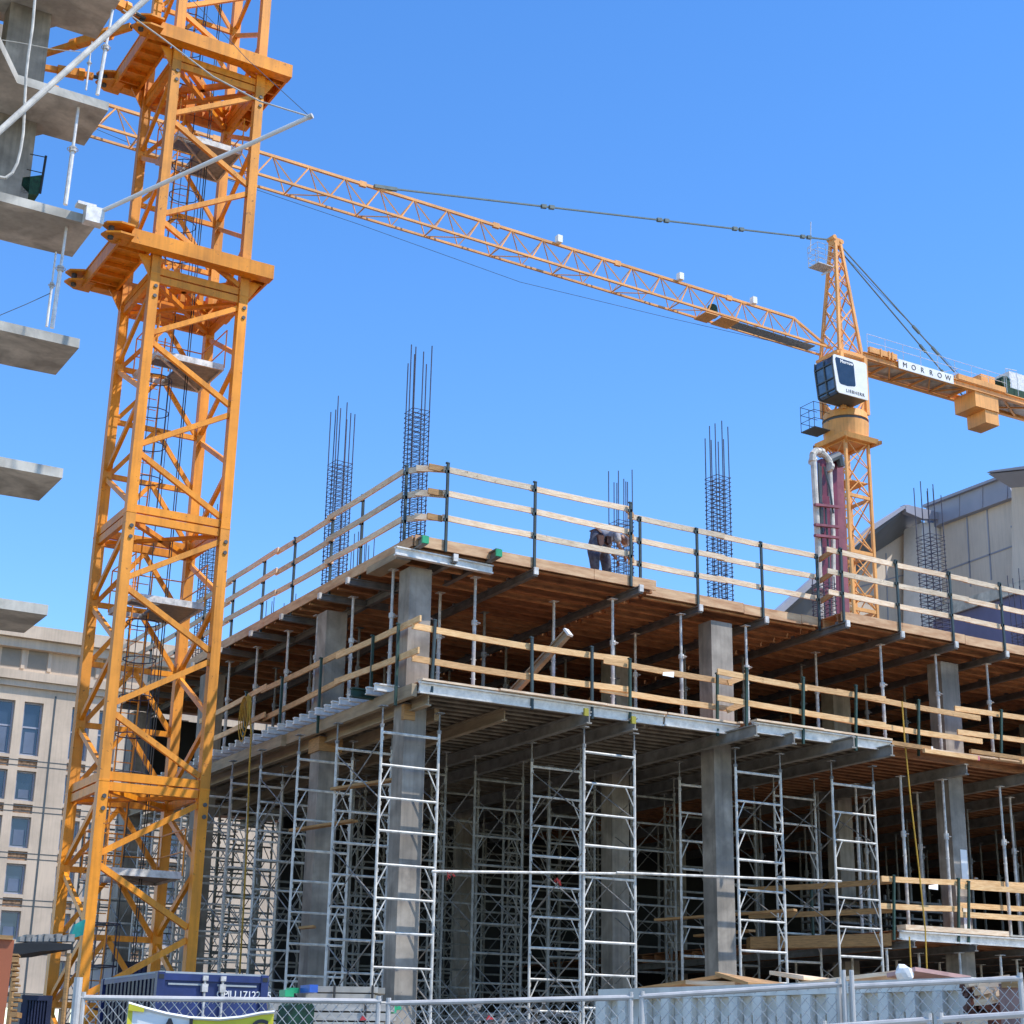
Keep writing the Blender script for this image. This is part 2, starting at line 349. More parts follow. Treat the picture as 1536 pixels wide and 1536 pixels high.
m2 = deck_mid(5.97, 8.0, -.85, 'narrow middle level formwork deck between the corner and the right section', [(7.66, -1.95)])
m3 = deck_mid(8.02, 12.15, -1.35, 'middle level formwork deck standing forward, with long beams poking out below', [(8.93, -1.7), (10.35, -2.1), (11.75, -1.85)])
m4 = deck_mid(12.17, XE, -.95, 'middle level formwork deck at the right, orange plywood above the low guard rails', [(15, -1), (17.2, -1), (19.5, -1), (22, -1), (25, -1), (28, -1)], alu=False, wood=LVL)
PINKE = mat('pink_painted_end', (.75, .22, .25), .6)
for k, (xa_, xb_, dy_, dz_k) in enumerate(((12.3, 13.6, -.28, .0), (13.3, 15.1, -.34, -.09), (14.9, 16.9, -.30, .07), (16.6, 18.8, -.35, -.03))):
    p_ = MB().bar((xa_, -.95+dy_, ZM+.02+dz_k), (xb_, -.95+dy_+.03, ZM+.02+dz_k), .08, .10).build('loose_board', PM if k % 2 else PINED, m4)
    MB().bar((xb_+.002, -.95+dy_+.03, ZM+.02+dz_k), (xb_+.06, -.95+dy_+.03, ZM+.02+dz_k), .085, .105).build('painted_end', PINKE if k % 2 else WHITE, p_)
# left side of the middle deck: joist ends stepping over a timber beam
MB().bar((-.18, -.75, ZM-.16), (-.18, 5.95, ZM-.16), .12, .26).build('timber_edge_beam', BEAMW, m1)
MB().bar((-.3, 5.6, ZM-.2), (-.3, 14, ZM-.2), .12, .26).build('timber_edge_beam', BEAMW, m1)
MB().bar((.9, .3, ZM-.36), (.9, 19, ZM-.36), .12, .26).build('timber_edge_beam', BEAMW, m1)
y = .35
while y < 16:
    m = MB(); m.ibeam((-.52-random.uniform(0, .08), y, ZM+.06), (.3, y, ZM+.06), .1, .16, .03, up=(0, 0, 1)); m.build('joist_end', ALU, m1); y += .42 if y < 5 else .5
# green bracket near the corner
m = MB(); m.ibeam((-.75, 1.05, ZM+.05), (.2, 1.05, ZM+.05), .14, .2, .03); m.build('green_bracket', GREENP, m1)
# yellow beam clips
for px, py in ((880, 1068), (951, 1080)):
    p = onz(px, py, ZM-.31); MB().box(p.x-.085, p.x+.02, p.y-.05, p.y+.0, ZM-.40, ZM-.24).build('yellow_clip', mat('clip_yellow', (.42, .36, .03), .6), m1)

# lower right deck
t = thing('formwork_deck', 'low formwork deck at the right with a double aluminium edge beam', 'formwork', (12.8, -.6, ZL))
MB().box(12.8, XE, -.55, YB, ZL-.02, ZL).build('plywood', PLY, t)
MB().ibeam((12.75, -.68, ZL-.12), (XE, -.68, ZL-.12), .16, .22, .035, up=(0, -.15, 1)).build('edge_beam', ALU, t)
MB().bar((12.9, -.6, ZL+.06), (16.3, -.6, ZL+.06), .3, .12).build('plank', PINE, t)
MB().box(16.4, XE, -.7, 1.6, ZL+.01, ZL+.05).build('pale_sheet', CONCL, t)
for k in range(18): MB().bar((12.8, -.3+k*.6, ZL-.14), (XE, -.3+k*.6, ZL-.14), .07, .2).build('joist', LVL, t)
for bx in (13, 15, 17, 19.2, 21.5, 24): MB().ibeam((bx, -.9, ZL-.33), (bx, 12, ZL-.33), .12, .17, .03).build('main_beam', GREYST, t)
m = MB(); m.poly([(10.6, 2.2, 4.6), (12.75, -.4, 4.62), (12.75, -.4, 4.9), (10.6, 2.2, 4.88)], (0.2, .4, 0)); m.build('side_form_board', PINED, t)

# ---- added dark backing walls, closing the rear so the interior reads black
c = thing('core_wall', 'added dark backing wall behind the scaffolding that keeps the interior black', 'wall', (4.6, 17, G))
MB().box(4.6, XE, 17, 17.4, G, ZM-.18).build('added_backing_panel', BACKD, c)
MB().box(.8, XE, 18.6, 18.9, ZM+.05, ZT-.45).build('added_rear_screen', BACKD, c)
MB().box(XE-.3, XE, 0, 17, G, ZT-.5).build('end_panel', BACKD, c)

# ---- guard rails
def guard_run(name, label, group, posts, rails, postmat=GUARD, zb=None, zt=None, nb=(0, -1), clips=True, y=None, x=None, inner=.035):
    """posts: list of (x,y,z0,z1[,leanx]); rails: list of (p,q,thk,h)"""
    t = thing(name, label, 'guard rail', posts[0][:3], group)
    for p in posts:
        m = MB(); lean = p[4] if len(p) > 4 else 0
        m.bar((p[0], p[1], p[2]), (p[0]+lean, p[1], p[3]), .055, .05, up=(0, 1, 0))
        nb_ = len([r for r in rails if 1]); 
        m.bar((p[0]+lean-.05, p[1], p[3]), (p[0]+lean+.03, p[1], p[3]-.01), .06, .03)
        for zq in ((13.95, 13.4, 12.86) if p[2] > 11.5 else ()): m.bar((p[0]-.065, p[1], zq-.03), (p[0]+.02, p[1], zq-.03), .05, .07)
        m.build('post', postmat, t)
    for i_, r in enumerate(rails):
        p, q = V(r[0]), V(r[1]); mm = r[2] if len(r) > 2 else PINE
        d_ = (q-p); a = d_.cross(V((0, 0, 1))).normalized()
        off_ = a*(.043*((i_ % 2) if mm.name.startswith('rail_pine') else ((i_//3) % 2))); p = p-off_; q = q-off_
        if mm.name.startswith('rail_pine'): mm = random.choice([mm, mm, PM2])
        elif mm is PINE: mm = random.choice([PINE, PINE, PINE2])
        p = p+V((0, 0, random.uniform(-.012, .012))); q = q+V((0, 0, random.uniform(-.012, .012))); mid = p.lerp(q, .5)-V((0, 0, min(.02, d_.length*.004)))
        m = MB(); m.bar(p, q, .04, .13) if d_.length < 1.5 else (m.bar(p, mid, .04, .13), m.bar(mid, q, .04, .13)); m.build('board', mm, t)
    return t
def rails3(p, q, zs, mm=PINE, jit=.012):
    return [((p[0], p[1], z+random.uniform(-jit, jit)), (q[0], q[1], z+random.uniform(-jit, jit)), mm) for z in zs]
Z3 = (14.0, 13.45, 12.9)
TG = 'guard rails round the top deck'
posts = [(.49, -.64, ZT-.22, 14.12), (2.68, -.64, ZT-.22, 14.12), (5.23, -.64, ZT-.22, 14.12)]
guard_run('guard_rail', 'three board guard rail on the street edge of the near corner deck', TG, posts,
          rails3((.42, -.585), (2.72, -.585), Z3)+rails3((2.6, -.585), (5.25, -.585), Z3))
# corner return boards
guard_run('guard_rail', 'short splayed guard rail boards wrapping the corner rebar cage', TG, [(-.2, -.05, ZT-.3, 14.1)],
          rails3((-.18, -.02), (.15, -.35), Z3)+rails3((-.1, -.30), (.5, -.58), Z3, jit=.02)+rails3((.1, -.5), (.45, -.52), Z3, PINED))
posts = [(5.80, -.19, ZT-.1, 14.0), (7.44, -.19, ZT-.25, 14.02), (9.38, -.19, ZT-.25, 14.02), (11.14, -.19, ZT-.3, 14.0)]
guard_run('guard_rail', 'three board guard rail on the set back middle of the top deck', TG, posts,
          rails3((5.5, -.135), (8.3, -.135), Z3)+rails3((8.1, -.135), (11.15, -.135), Z3)+rails3((5.15, -.55), (5.6, -.2), Z3, PINED))
Z3c = (13.9, 13.36, 12.82)
posts = [(x_, -.96, ZT-.28, 13.98) for x_ in (11.25, 13.07, 14.9, 16.72, 18.6, 20.5, 22.4, 24.3, 27)]
guard_run('guard_rail', 'three board guard rail along the right section of the top deck', TG, posts,
          rails3((10.85, -.90), (15.6, -.90), Z3c)+rails3((15.5, -.89), (19.4, -.91), Z3c)+rails3((19.2, -.9), (28, -.9), Z3c)+rails3((11.2, -.16), (11.0, -.88), Z3c, PINED))
posts = [(-.2, y_, ZT-.25, 14.05) for y_ in (2.08, 3.7, 5.85, 7.75, 9.8, 11.9, 14, 16.2, 18.4)]
ZL3 = (13.98, 13.44, 12.9)
guard_run('guard_rail', 'three board guard rail running back along the left edge of the top deck', TG, posts,
          rails3((-.25, -.0), (-.25, 3.9), ZL3)+rails3((-.15, 3.6), (-.15, 7.0), ZL3)+rails3((-.25, 6.8), (-.25, 10.2), ZL3)+rails3((-.15, 10), (-.15, 16), ZL3)+rails3((-.25, 15.8), (-.25, 19.4), ZL3))
MG = 'guard rails round the middle deck'
def R(a, b, yy, mm=PINE): 
    return (ony(a[0], a[1], yy), ony(b[0], b[1], yy), mm)
def Pp(px, y0, y1, yy, lean=0):
    a = ony(px, y0, yy); b = ony(px+lean, y1, yy); return (a.x, yy, a.z, b.z, b.x-a.x)
guard_run('guard_rail', 'two board guard rail on the near corner of the middle deck', MG,
          [Pp(647, 1040, 930, -.8, 6), Pp(798, 1064, 956, -.84), Pp(888, 1078, 970, -.84)],
          [R((618, 939), (800, 971), -.76, PM), R((790, 968), (945, 990), -.78, PM), R((618, 987), (800, 1016), -.76, PM), R((790, 1013), (945, 1034), -.78, PM)])
guard_run('guard_rail', 'two board guard rail in the middle deck gap, a scrap of paper hanging on it', MG,
          [Pp(945, 1085, 988, -.84), Pp(1076, 1104, 1010, -.84)],
          [R((905, 991), (1098, 1024), -.74, PM), R((902, 1033), (1095, 1063), -.74, PM)], postmat=GREENP)
guard_run('guard_rail', 'long two board guard rail with green posts along the forward middle deck', MG,
          [Pp(1120, 1098, 1002, -1.4), Pp(1205, 1116, 1016, -1.42), Pp(1284, 1126, 1028, -1.42)],
          [R((1076, 1007), (1210, 1032), -1.35, PM), R((1200, 1029), (1330, 1049), -1.35, PM), R((1076, 1047), (1210, 1070), -1.35, PM), R((1200, 1068), (1330, 1087), -1.35, PM),
           R((1092, 1024), (1122, 1012), -1.0, PM), R((1092, 1065), (1122, 1052), -1.0, PM)], postmat=GREENP)
guard_run('guard_rail', 'two board guard rail with a yellow rope tied to it, on the right middle deck', MG,
          [Pp(1378, 1134, 1050, -1.0), Pp(1502, 1138, 1065, -1.0), Pp(1600, 1150, 1080, -1.0)],
          [R((1255, 1037), (1470, 1077), -.95, PM), R((1255, 1078), (1475, 1112), -.95, PM), R((1432, 1062), (1640, 1090), -.9, PM), R((1438, 1097), (1640, 1122), -.9, PM)], postmat=GREENP)
def RX(a, b, xx, mm=PINE): return (onx(a[0], a[1], xx), onx(b[0], b[1], xx), mm)
def PX(px, y0, y1, xx, lean=0):
    a = onx(px, y0, xx); b = onx(px+lean, y1, xx); return (xx, a.y, a.z, b.z, 0)
guard_run('guard_rail', 'two board guard rail running back along the left side of the middle deck', MG,
          [PX(593, 1058, 938, -.35), PX(556, 1035, 955, -.3), PX(476, 1100, 990, -.35), PX(419, 1090, 1018, -.35), PX(365, 1110, 1040, -.35)],
          [RX((631, 928), (505, 984), -.25, PM), RX((520, 977), (395, 1036), -.2, PM), RX((400, 1030), (300, 1082), -.25, PM),
           RX((631, 975), (505, 1023), -.25, PM), RX((520, 1016), (395, 1078), -.2, PM), RX((400, 1072), (300, 1118), -.25, PM)], postmat=GREENP)
LG = 'guard rails round the low right deck'
guard_run('guard_rail', 'two board guard rail on the low deck in front of the rightmost column', LG,
          [Pp(1341, 1410, 1313, -.72), Pp(1438, 1415, 1318, -.72), Pp(1453, 1415, 1322, -.72), Pp(1610, 1420, 1330, -.72)],
          [R((1322, 1318), (1450, 1324), -.64, PM), R((1322, 1358), (1445, 1364), -.64, PM), R((1440, 1330), (1660, 1342), -.66, PM), R((1440, 1371), (1660, 1383), -.66, PM),
           R((1440, 1322), (1600, 1330), -.2, PM), R((1440, 1358), (1600, 1366), -.2, PM)], postmat=GREENP)
guard_run('guard_rail', 'shaded guard rail boards slanting back from the low deck behind the scaffold', LG,
          [(11.9, 1.4, ZL-.1, 6.25)],
          [((12.7, -.55, 6.08), (10.9, 2.6, 6.04), PINED), ((12.7, -.55, 5.42), (10.9, 2.6, 5.41), PINED)], postmat=GREENP)

# ---- shoring posts (each with tube, inner tube and collar)
def shore_proto(H, label, group, m1_=STEEL):
    t = thing('shoring_post', label, 'shoring post', (0, 0, 0), group)
    m = MB(); m.tube((0, 0, 0), (0, 0, H*.62), .042, 8)
    for k in range(1, 4): m.tube((-.065, 0, H*k/6.3), (.065, 0, H*k/6.3), .012, 4)
    m.build('outer_tube', m1_, t)
    MB().tube((0, 0, H*.62), (0, 0, H-.01), .032, 8).build('inner_tube', m1_, t)
    m = MB(); m.tube((0, 0, H*.6), (0, 0, H*.64), .065, 8); m.ring((.05, 0, H*.62), .085, .012, 8); m.build('collar_handle', m1_, t)
    MB().box(-.09, .09, -.09, .09, 0, .012).build('base_plate', m1_, t); MB().box(-.09, .09, -.09, .09, H-.012, H).build('head_plate', m1_, t)
    return t
SG = 'steel shoring posts under the top deck'
Hs = ZT-.42-(ZM+.03)
proto = shore_proto(Hs, '', SG)
ups = [(637, .35), (657, 1.6), (710, .1), (830, .8), (919, -.1), (953, 2.2), (1022, .1), (1120, .1), (1224, 1.2), (1322, -.3), (1404, -.3), (1480, -.3)]
fm = ['silver shoring post just right of the corner column, upper storey', 'shaded shoring post behind the one beside the corner column', 'silver shoring post ringed by a collar, second right of the corner column',
      'shoring post with a red mark above the leaning aluminium beam', 'silver shoring post on the upper storey over the step in the guard rail', 'shoring post in shade behind the guard rail step', 'silver shoring post on the upper storey just left of the wide column',
      'silver shoring post on the upper storey just right of the wide column', 'shaded shoring post below the foot of the maroon pump boom', 'long silver shoring post on the upper storey, third right of the wide column',
      'silver shoring post in front of the rightmost upper column', 'silver shoring post at the far right of the upper storey']
first = True
for (px, yy), lb in zip(ups, fm):
    p = ony(px, 1000, yy); loc = (p.x, yy, ZM+.03)
    if first: proto.location = loc; proto['label'] = lb; first = False
    else: copy_tree(proto, loc, None, lb)
lft = [(585, -.12), (526, .1), (474, .1), (431, .1), (386, .1), (346, .1)]
lf = ['silver shoring post touching the left face of the corner column', 'silver shoring post between the two left columns, upper storey', 'silver shoring post just left of the second left column', 'silver shoring post on the left side, second beyond the left column', 'silver shoring post on the left side, third beyond the left column', 'silver shoring post on the left side nearest the orange mast']
for (px, xx), lb in zip(lft, lf):
    p = onx(px, 980, xx); copy_tree(proto, (xx, p.y, ZM+.03), None, lb)
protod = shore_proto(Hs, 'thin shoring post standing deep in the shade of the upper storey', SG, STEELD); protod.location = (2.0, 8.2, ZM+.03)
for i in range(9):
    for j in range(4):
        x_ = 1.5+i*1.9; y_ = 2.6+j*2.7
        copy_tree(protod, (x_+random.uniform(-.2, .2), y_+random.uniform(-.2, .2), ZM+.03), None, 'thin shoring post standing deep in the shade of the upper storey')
# lower right shores
H2 = ZM-.47-(ZL+.06)
p2 = shore_proto(H2, '', 'tall shoring posts on the low right deck')
lows = [(1357, .0, 'tall silver shoring post left of the yellow rope on the low deck'), (1381, 1.6, 'tall tan post right beside the yellow rope on the low deck'), (1421, -.25, 'tall silver shoring post overlapping the rightmost column'), (1507, -.3, 'tall silver shoring post right of the rightmost column'), (1521, .8, 'tall silver shoring post at the right edge of the photo'), (1288, 1.5, 'tall shoring post seen through the rightmost scaffold tower'), (1300, 3, 'thin shoring post seen through the rightmost scaffold tower')]
for k, (px, yy, lb) in enumerate(lows):
    p = ony(px, 1280, yy)
    if k == 0: p2.location = (p.x, yy, ZL+.06); p2['label'] = lb
    else: copy_tree(p2, (p.x, yy, ZL+.06), None, lb)
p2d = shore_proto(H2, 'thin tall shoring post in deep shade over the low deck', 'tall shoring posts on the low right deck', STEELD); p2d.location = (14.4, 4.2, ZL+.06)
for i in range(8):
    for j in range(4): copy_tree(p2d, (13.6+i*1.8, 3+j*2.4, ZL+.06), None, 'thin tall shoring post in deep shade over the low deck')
H3 = ZL-.43-G
p3 = shore_proto(H3, '', 'shoring posts under the low right deck')
lowb = [(1330, -.5), (1378, .2), (1420, 1), (1439, -.5), (1450, .8), (1500, -.5), (1524, .4)]
lbs = ['leftmost shoring post under the edge of the low deck', 'second shoring post from the left under the low deck', 'shoring post left of the column foot under the low deck', 'shoring post in front of the column foot under the low deck', 'shoring post just right of the column foot under the low deck', 'shoring post with a red collar under the low deck', 'rightmost shoring post under the low deck']
for k, ((px, yy), lb) in enumerate(zip(lowb, lbs)):
    p = ony(px, 1430, yy)
    if k == 0: p3.location = (p.x, yy, G); p3['label'] = lb
    else: copy_tree(p3, (p.x, yy, G), None, lb)
for i in range(9):
    for j in range(3): copy_tree(p3, (14+i*1.5, 2.4+j*2.2, G), None, 'thin shoring post in deep shade under the low deck')

# ---- scaffold towers
FW, FD = 1.3, 2.15
def tower(label, loc, ztop, m_f=FRAME):
    t = thing('scaffold_tower', label, 'scaffold', loc, 'shoring scaffold towers under the middle deck')
    x0, y0, z0 = loc; zt = ztop-.42
    for yy in (y0, y0+FD):
        m = MB()
        for xx in (x0, x0+FW): m.tube((xx, yy, z0), (xx, yy, zt), .030, 8)
        z = zt-.12; k = 0
        while z > z0+.3:
            m.tube((x0, yy, z), (x0+FW, yy, z), .026 if k % 3 else .03, 6)
            if k % 3 != 0:
                m.tube((x0+.24, yy, z), (x0+.02, yy, z-.42), .014, 5); m.tube((x0+FW-.24, yy, z), (x0+FW-.02, yy, z-.42), .014, 5)
            for xx in (x0+.03, x0+FW-.03): m.tube((xx, yy, z-.08), (xx, yy, z-.16), .02, 4)
            z -= .655; k += 1
        m.build('frame', m_f, t)
        for xx in (x0, x0+FW):
            m = MB(); m.tube((xx, yy, zt-.02), (xx, yy, ztop), .018, 6); m.box(xx-.08, xx+.08, yy-.08, yy+.08, ztop-.02, ztop)
            m.tube((xx, yy, zt-.02), (xx, yy, zt+.05), .045, 6); m.build('screw_jack', BRACE, t)
    for xx in (x0, x0+FW):
        z = zt-.25; m = MB()
        while z > z0+1.3:
            m.tube((xx, y0, z), (xx, y0+FD, z-1.2), .014, 5); m.tube((xx, y0+FD, z), (xx, y0, z-1.2), .014, 5); z -= 1.96
        m.build('cross_brace', BRACE, t)
    return t
ZTT = ZM-.45
tw = tower('aluminium scaffold tower wrapped round the corner column', (-.62, -.25, G), ZTT)
copy_tree(tw, (3.93, -.72, G), None, 'brightly sunlit scaffold tower in the middle of the street front')
t3 = copy_tree(tw, (8.08, -.62, G), None, 'sunlit scaffold tower just right of the second street edge column')
for ch in list(t3.children):
    if ch.name.startswith('cross_brace'): bpy.data.objects.remove(ch); break
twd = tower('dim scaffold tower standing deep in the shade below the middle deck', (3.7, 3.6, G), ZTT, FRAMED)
copy_tree(tw, (10.95, -.6, G), None, 'sunlit scaffold tower at the left end of the low guard rails')
rowl = ['directly behind the street front row', 'in the third row back', 'in the fourth row back', 'in the fifth row back', 'in the rearmost row']
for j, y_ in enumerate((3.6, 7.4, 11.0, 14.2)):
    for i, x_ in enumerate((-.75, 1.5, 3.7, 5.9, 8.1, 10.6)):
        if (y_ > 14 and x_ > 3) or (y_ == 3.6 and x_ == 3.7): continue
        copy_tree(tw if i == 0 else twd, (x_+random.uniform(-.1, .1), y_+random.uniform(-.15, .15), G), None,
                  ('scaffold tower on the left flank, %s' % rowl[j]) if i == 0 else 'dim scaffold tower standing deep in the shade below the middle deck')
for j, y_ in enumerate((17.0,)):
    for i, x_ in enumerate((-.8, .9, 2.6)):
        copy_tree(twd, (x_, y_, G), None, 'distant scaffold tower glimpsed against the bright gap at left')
# long horizontal pipe tied to the towers
pt = MB(); pa = ony(648, 1307, -.78); pb = ony(968, 1311, -.78); pt.tube(pa, pb, .028, 8)
pa = ony(925, 1309, -.84); pb = ony(1262, 1322, -.74); pt.tube(pa, pb, .028, 8)
o = pt.build('scaffold_pipe', FRAME); tag(o, 'long horizontal pipe clamped across the front scaffold towers', 'pipe')
for px, py, lb in ((676, 1312, 'knotted red ribbon on the left end of the long pipe'), (836, 1320, 'red ribbon hanging from the long pipe left of the middle tower')):
    p = ony(px, py, -.82); m = MB()
    for k in range(7):
        q = p+V((random.uniform(-.09, .09), 0, random.uniform(-.03, .05))); m.bar(q, q+V((random.uniform(-.06, .06), .01, random.uniform(-.12, -.02))), .018, .006)
    tag(m.build('ribbon', RED), lb, 'ribbon')
# planks laid on the towers
for (a, b, yy, yb_, lb) in (((500, 1184), (622, 1165), 1.9, .1, 'timber plank lying across the corner tower high up'), ((438, 1246), (532, 1231), 4.2, 2.6, 'timber plank across the second left tower'),
                        ((984, 1380), (1193, 1365), 2.5, -.55, 'long timber plank crossing behind the second column to the right tower'), ((1045, 1404), (1128, 1396), 3, 1, 'shaded plank behind the second street edge column'), ((450, 1392), (472, 1390), 3, 2.8, 'short plank end on the left tower low down')):
    p = ony(a[0], a[1], yy); q = ony(b[0], b[1], yb_)
    tag(MB().bar(p, q, .22, .05).build('plank', PINED), lb, 'plank')
# leaning aluminium beam on the middle deck
p = ony(768, 1040, .6); q = ony(851, 950, -.7)
t = thing('loose_beam', 'aluminium beam leaning out over the middle deck guard rail', 'beam', tuple(p))
MB().ibeam(p, q, .14, .17, .03).build('beam_body', BEAMW, t); d_ = (q-p).normalized(); MB().bar(q, q+d_*.05, .17, .2).build('end_cap', WHITE, t)
# ropes
def rope(name, pts, r, m, lb, cat='rope'):
    return tag(MB().path(pts, r, 6).build(name, m), lb, cat)
pts = [onx(px, py, -.55) for px, py in ((372, 1042), (377, 1100), (374, 1150), (371, 1250), (366, 1350), (360, 1450), (358, 1500))]
rope('rope', pts, .022, YROPE, 'yellow rope hanging straight down beside the left tower')
m = MB(); c0 = onx(374, 1045, -.5)
for k in range(6):
    wv = .10+.035*k; hv = .55+.11*k; ox = -.05+.02*k
    pts = [V((-.5-.02*k, c0.y+ox+wv*math.sin(a/16*2*math.pi), c0.z-hv/2+hv/2*math.cos(a/16*2*math.pi))) for a in range(17)]
    m.path(pts, .014, 5)
tag(m.build('rope_coil', YROPE), 'coil of yellow rope slung over the left middle guard rail', 'rope')
pts = [ony(px, py, -1.12) for px, py in ((1353, 1052), (1357, 1110), (1366, 1200), (1378, 1300), (1388, 1395), (1391, 1470))]
rope('rope', pts, .018, YROPE, 'long yellow rope dropping from the right middle guard rail')
pts = [ony(px, py, -.95) for px, py in ((1364, 1405), (1366, 1440), (1368, 1475))]
rope('rope', pts, .018, YROPE, 'short yellow rope hanging below the edge of the low deck')
# paper scraps
for px, py, yy, lb in ((1003, 1012, -.82, 'pale paper tag hanging from the middle guard rail'), (1400, 1331, -.75, 'crumpled pale paper on the low guard rail')):
    p = ony(px, py, yy); tag(MB().poly([p+V((-.14, 0, .04)), p+V((.14, -.02, .08)), p+V((.1, -.05, -.06)), p+V((-.2, -.05, -.05))], (0, .004, 0)).build('paper_scrap', WHITE), lb, 'paper')
# stacked grey racks behind column at the low deck
for k, (x0_, lb) in enumerate(((14.0, 'stack of grey racks on the low deck left of the column'), (16.6, 'stack of grey racks on the low deck right of the column'))):
    t = thing('rack_stack', lb, 'rack', (x0_, 4, ZL))
    for q in range(5): MB().bar((x0_, 4, ZL+.35+q*.22), (x0_+2.2, 4, ZL+.35+q*.22), .6, .05).build('shelf', GREYST, t)
    for xx in (x0_+.1, x0_+2.1): MB().bar((xx, 4, ZL), (xx, 4, ZL+1.4), .06).build('upright', GREYST, t)

# ================================================================== WORKER (bending over)
def person():
    Y0 = -.02
    t = thing('person', 'worker in dark jeans, grey shirt and tool belt bending over on the top deck', 'person', tuple(ony(905, 852, Y0)))
    def Q(px, py, dy=0.): return ony(px-9, py, Y0+dy)
    hip = Q(899, 808); 
    def skin(name, verts, edges, rad, m, sub=2):
        off = parent_origin(t)
        me = bpy.data.meshes.new(name); me.from_pydata([tuple(v-off) for v in verts], edges, []); me.materials.append(m)
        o = bpy.data.objects.new(name, me); COL.objects.link(o); o.parent = t
        md = o.modifiers.new('s', 'SKIN'); me.skin_vertices.new() if not me.skin_vertices else None
        for i, r_ in enumerate(rad): me.skin_vertices[0].data[i].radius = (r_, r_) if not isinstance(r_, tuple) else r_
        me.skin_vertices[0].data[0].use_root = True
        sb = o.modifiers.new('u', 'SUBSURF'); sb.levels = sub; sb.render_levels = sub; md.use_smooth_shade = True
        return o
    zf = ZT+.06
    footL = Q(902, 850, -.05); footR = Q(921, 853, .25)
    footL.z = zf; footR.z = zf
    kneeL = Q(899, 834, -.1); kneeR = Q(917, 836, .2)
    chest = Q(926, 803); neck = Q(937, 803); headc = Q(945, 810)
    # body: one continuous figure (legs, trunk, neck, head, arms)
    vs = [hip, kneeL+V((0, -.03, 0)), footL+V((0, 0, .05)), footL+V((.16, -.02, -.02)), kneeR, footR+V((0, 0, .05)), footR+V((.16, -.02, -.02)),
          hip.lerp(chest, .5), chest, neck, headc, headc+V((.05, 0, -.12)),
          chest+V((.02, -.17, .0)), chest+V((.05, -.22, -.28)), chest+V((.22, -.2, -.48)), chest+V((.02, .17, .0)), chest+V((.08, .2, -.28)), chest+V((.26, .15, -.5))]
    es = [(0, 1), (1, 2), (2, 3), (0, 4), (4, 5), (5, 6), (0, 7), (7, 8), (8, 9), (9, 10), (10, 11), (8, 12), (12, 13), (13, 14), (8, 15), (15, 16), (16, 17)]
    rd = [.17, .09, .055, .045, .09, .055, .045, .155, .16, .06, .10, .06, .065, .05, .035, .065, .05, .035]
    skin('body', vs, es, rd, SKIN)
    # clothes as slightly larger shells
    vs = [hip, kneeL+V((0, -.03, 0)), footL+V((0, 0, .08)), kneeR, footR+V((0, 0, .08)), hip.lerp(chest, .18)]
    skin('jeans', vs, [(0, 1), (1, 2), (0, 3), (3, 4), (0, 5)], [.27, .14, .105, .14, .105, .23], DENIM)
    vs = [hip.lerp(chest, .22), hip.lerp(chest, .6), chest, neck.lerp(chest, .5), chest+V((.02, -.17, 0)), chest+V((.05, -.22, -.24)), chest+V((.02, .17, 0)), chest+V((.07, .19, -.24))]
    skin('shirt', vs, [(0, 1), (1, 2), (2, 3), (2, 4), (4, 5), (2, 6), (6, 7)], [.22, .235, .23, .11, .11, .08, .11, .08], SHIRT)
    # tool belt with pouches
    a = (chest-hip).normalized(); up = a.cross(V((0, 1, 0))).normalized()
    m = MB(); c0 = hip.lerp(chest, .2); m.tube(c0-a*.03, c0+a*.03, .225, 14)
    m.build('tool_belt', LEATH, t)
    for dx_, w_, h_ in ((-.06, .16, .28), (.16, .12, .2)):
        m = MB(); m.poly([c0+V((dx_-w_/2, -.27, -.0)), c0+V((dx_+w_/2, -.27, -.0)), c0+V((dx_+w_/2*.8, -.27, -h_*.8)), c0+V((dx_, -.27, -h_)), c0+V((dx_-w_/2*.8, -.27, -h_*.8))], (0, .09, 0)); m.build('pouch', LEATH, t)
    # boots
    for f in (footL, footR):
        m = MB(); m.poly([f+V((-.1, -.05, -.06)), f+V((.2, -.05, -.06)), f+V((.19, -.05, .0)), f+V((.05, -.05, .08)), f+V((-.1, -.05, .08))], (0, .1, 0)); m.build('boot', LEATH, t)
    # hard hat: dome with brim
    import bmesh
    off = parent_origin(t); bm = bmesh.new(); bmesh.ops.create_uvsphere(bm, u_segments=16, v_segments=10, radius=.15)
    for v in list(bm.verts):
        if v.co.z < -.02: v.co.z = -.02; v.co.x *= 1.25; v.co.y *= 1.2
    bm.transform(Matrix.Translation(headc+V((.05, 0, .02))-off) @ Matrix.Rotation(1.35, 4, 'Y'))
    me = bpy.data.meshes.new('hard_hat'); bm.to_mesh(me); bm.free(); me.materials.append(WHITE)
    for p in me.polygons: p.use_smooth = True
    o = bpy.data.objects.new('hard_hat', me); COL.objects.link(o); o.parent = t
    # hands: palm and five fingers each, curled down
    for hpos in (chest+V((.23, -.2, -.5)), chest+V((.27, .15, -.52))):
        vs = [hpos, hpos+V((.02, 0, -.05))]; es = [(0, 1)]; rd = [.03, .035]
        for k in range(4):
            b = hpos+V((.03, -.03+.02*k, -.09)); n = len(vs); vs += [b, b+V((.0, 0, -.035-.004*(k in (1, 2)))), b+V((-.02, 0, -.055))]; es += [(1, n), (n, n+1), (n+1, n+2)]; rd += [.011, .009, .008]
        n = len(vs); vs += [hpos+V((.0, -.045, -.05)), hpos+V((-.01, -.06, -.085))]; es += [(0, n), (n, n+1)]; rd += [.012, .009]
        skin('hand', vs, es, rd, SKIN, 1)
person()

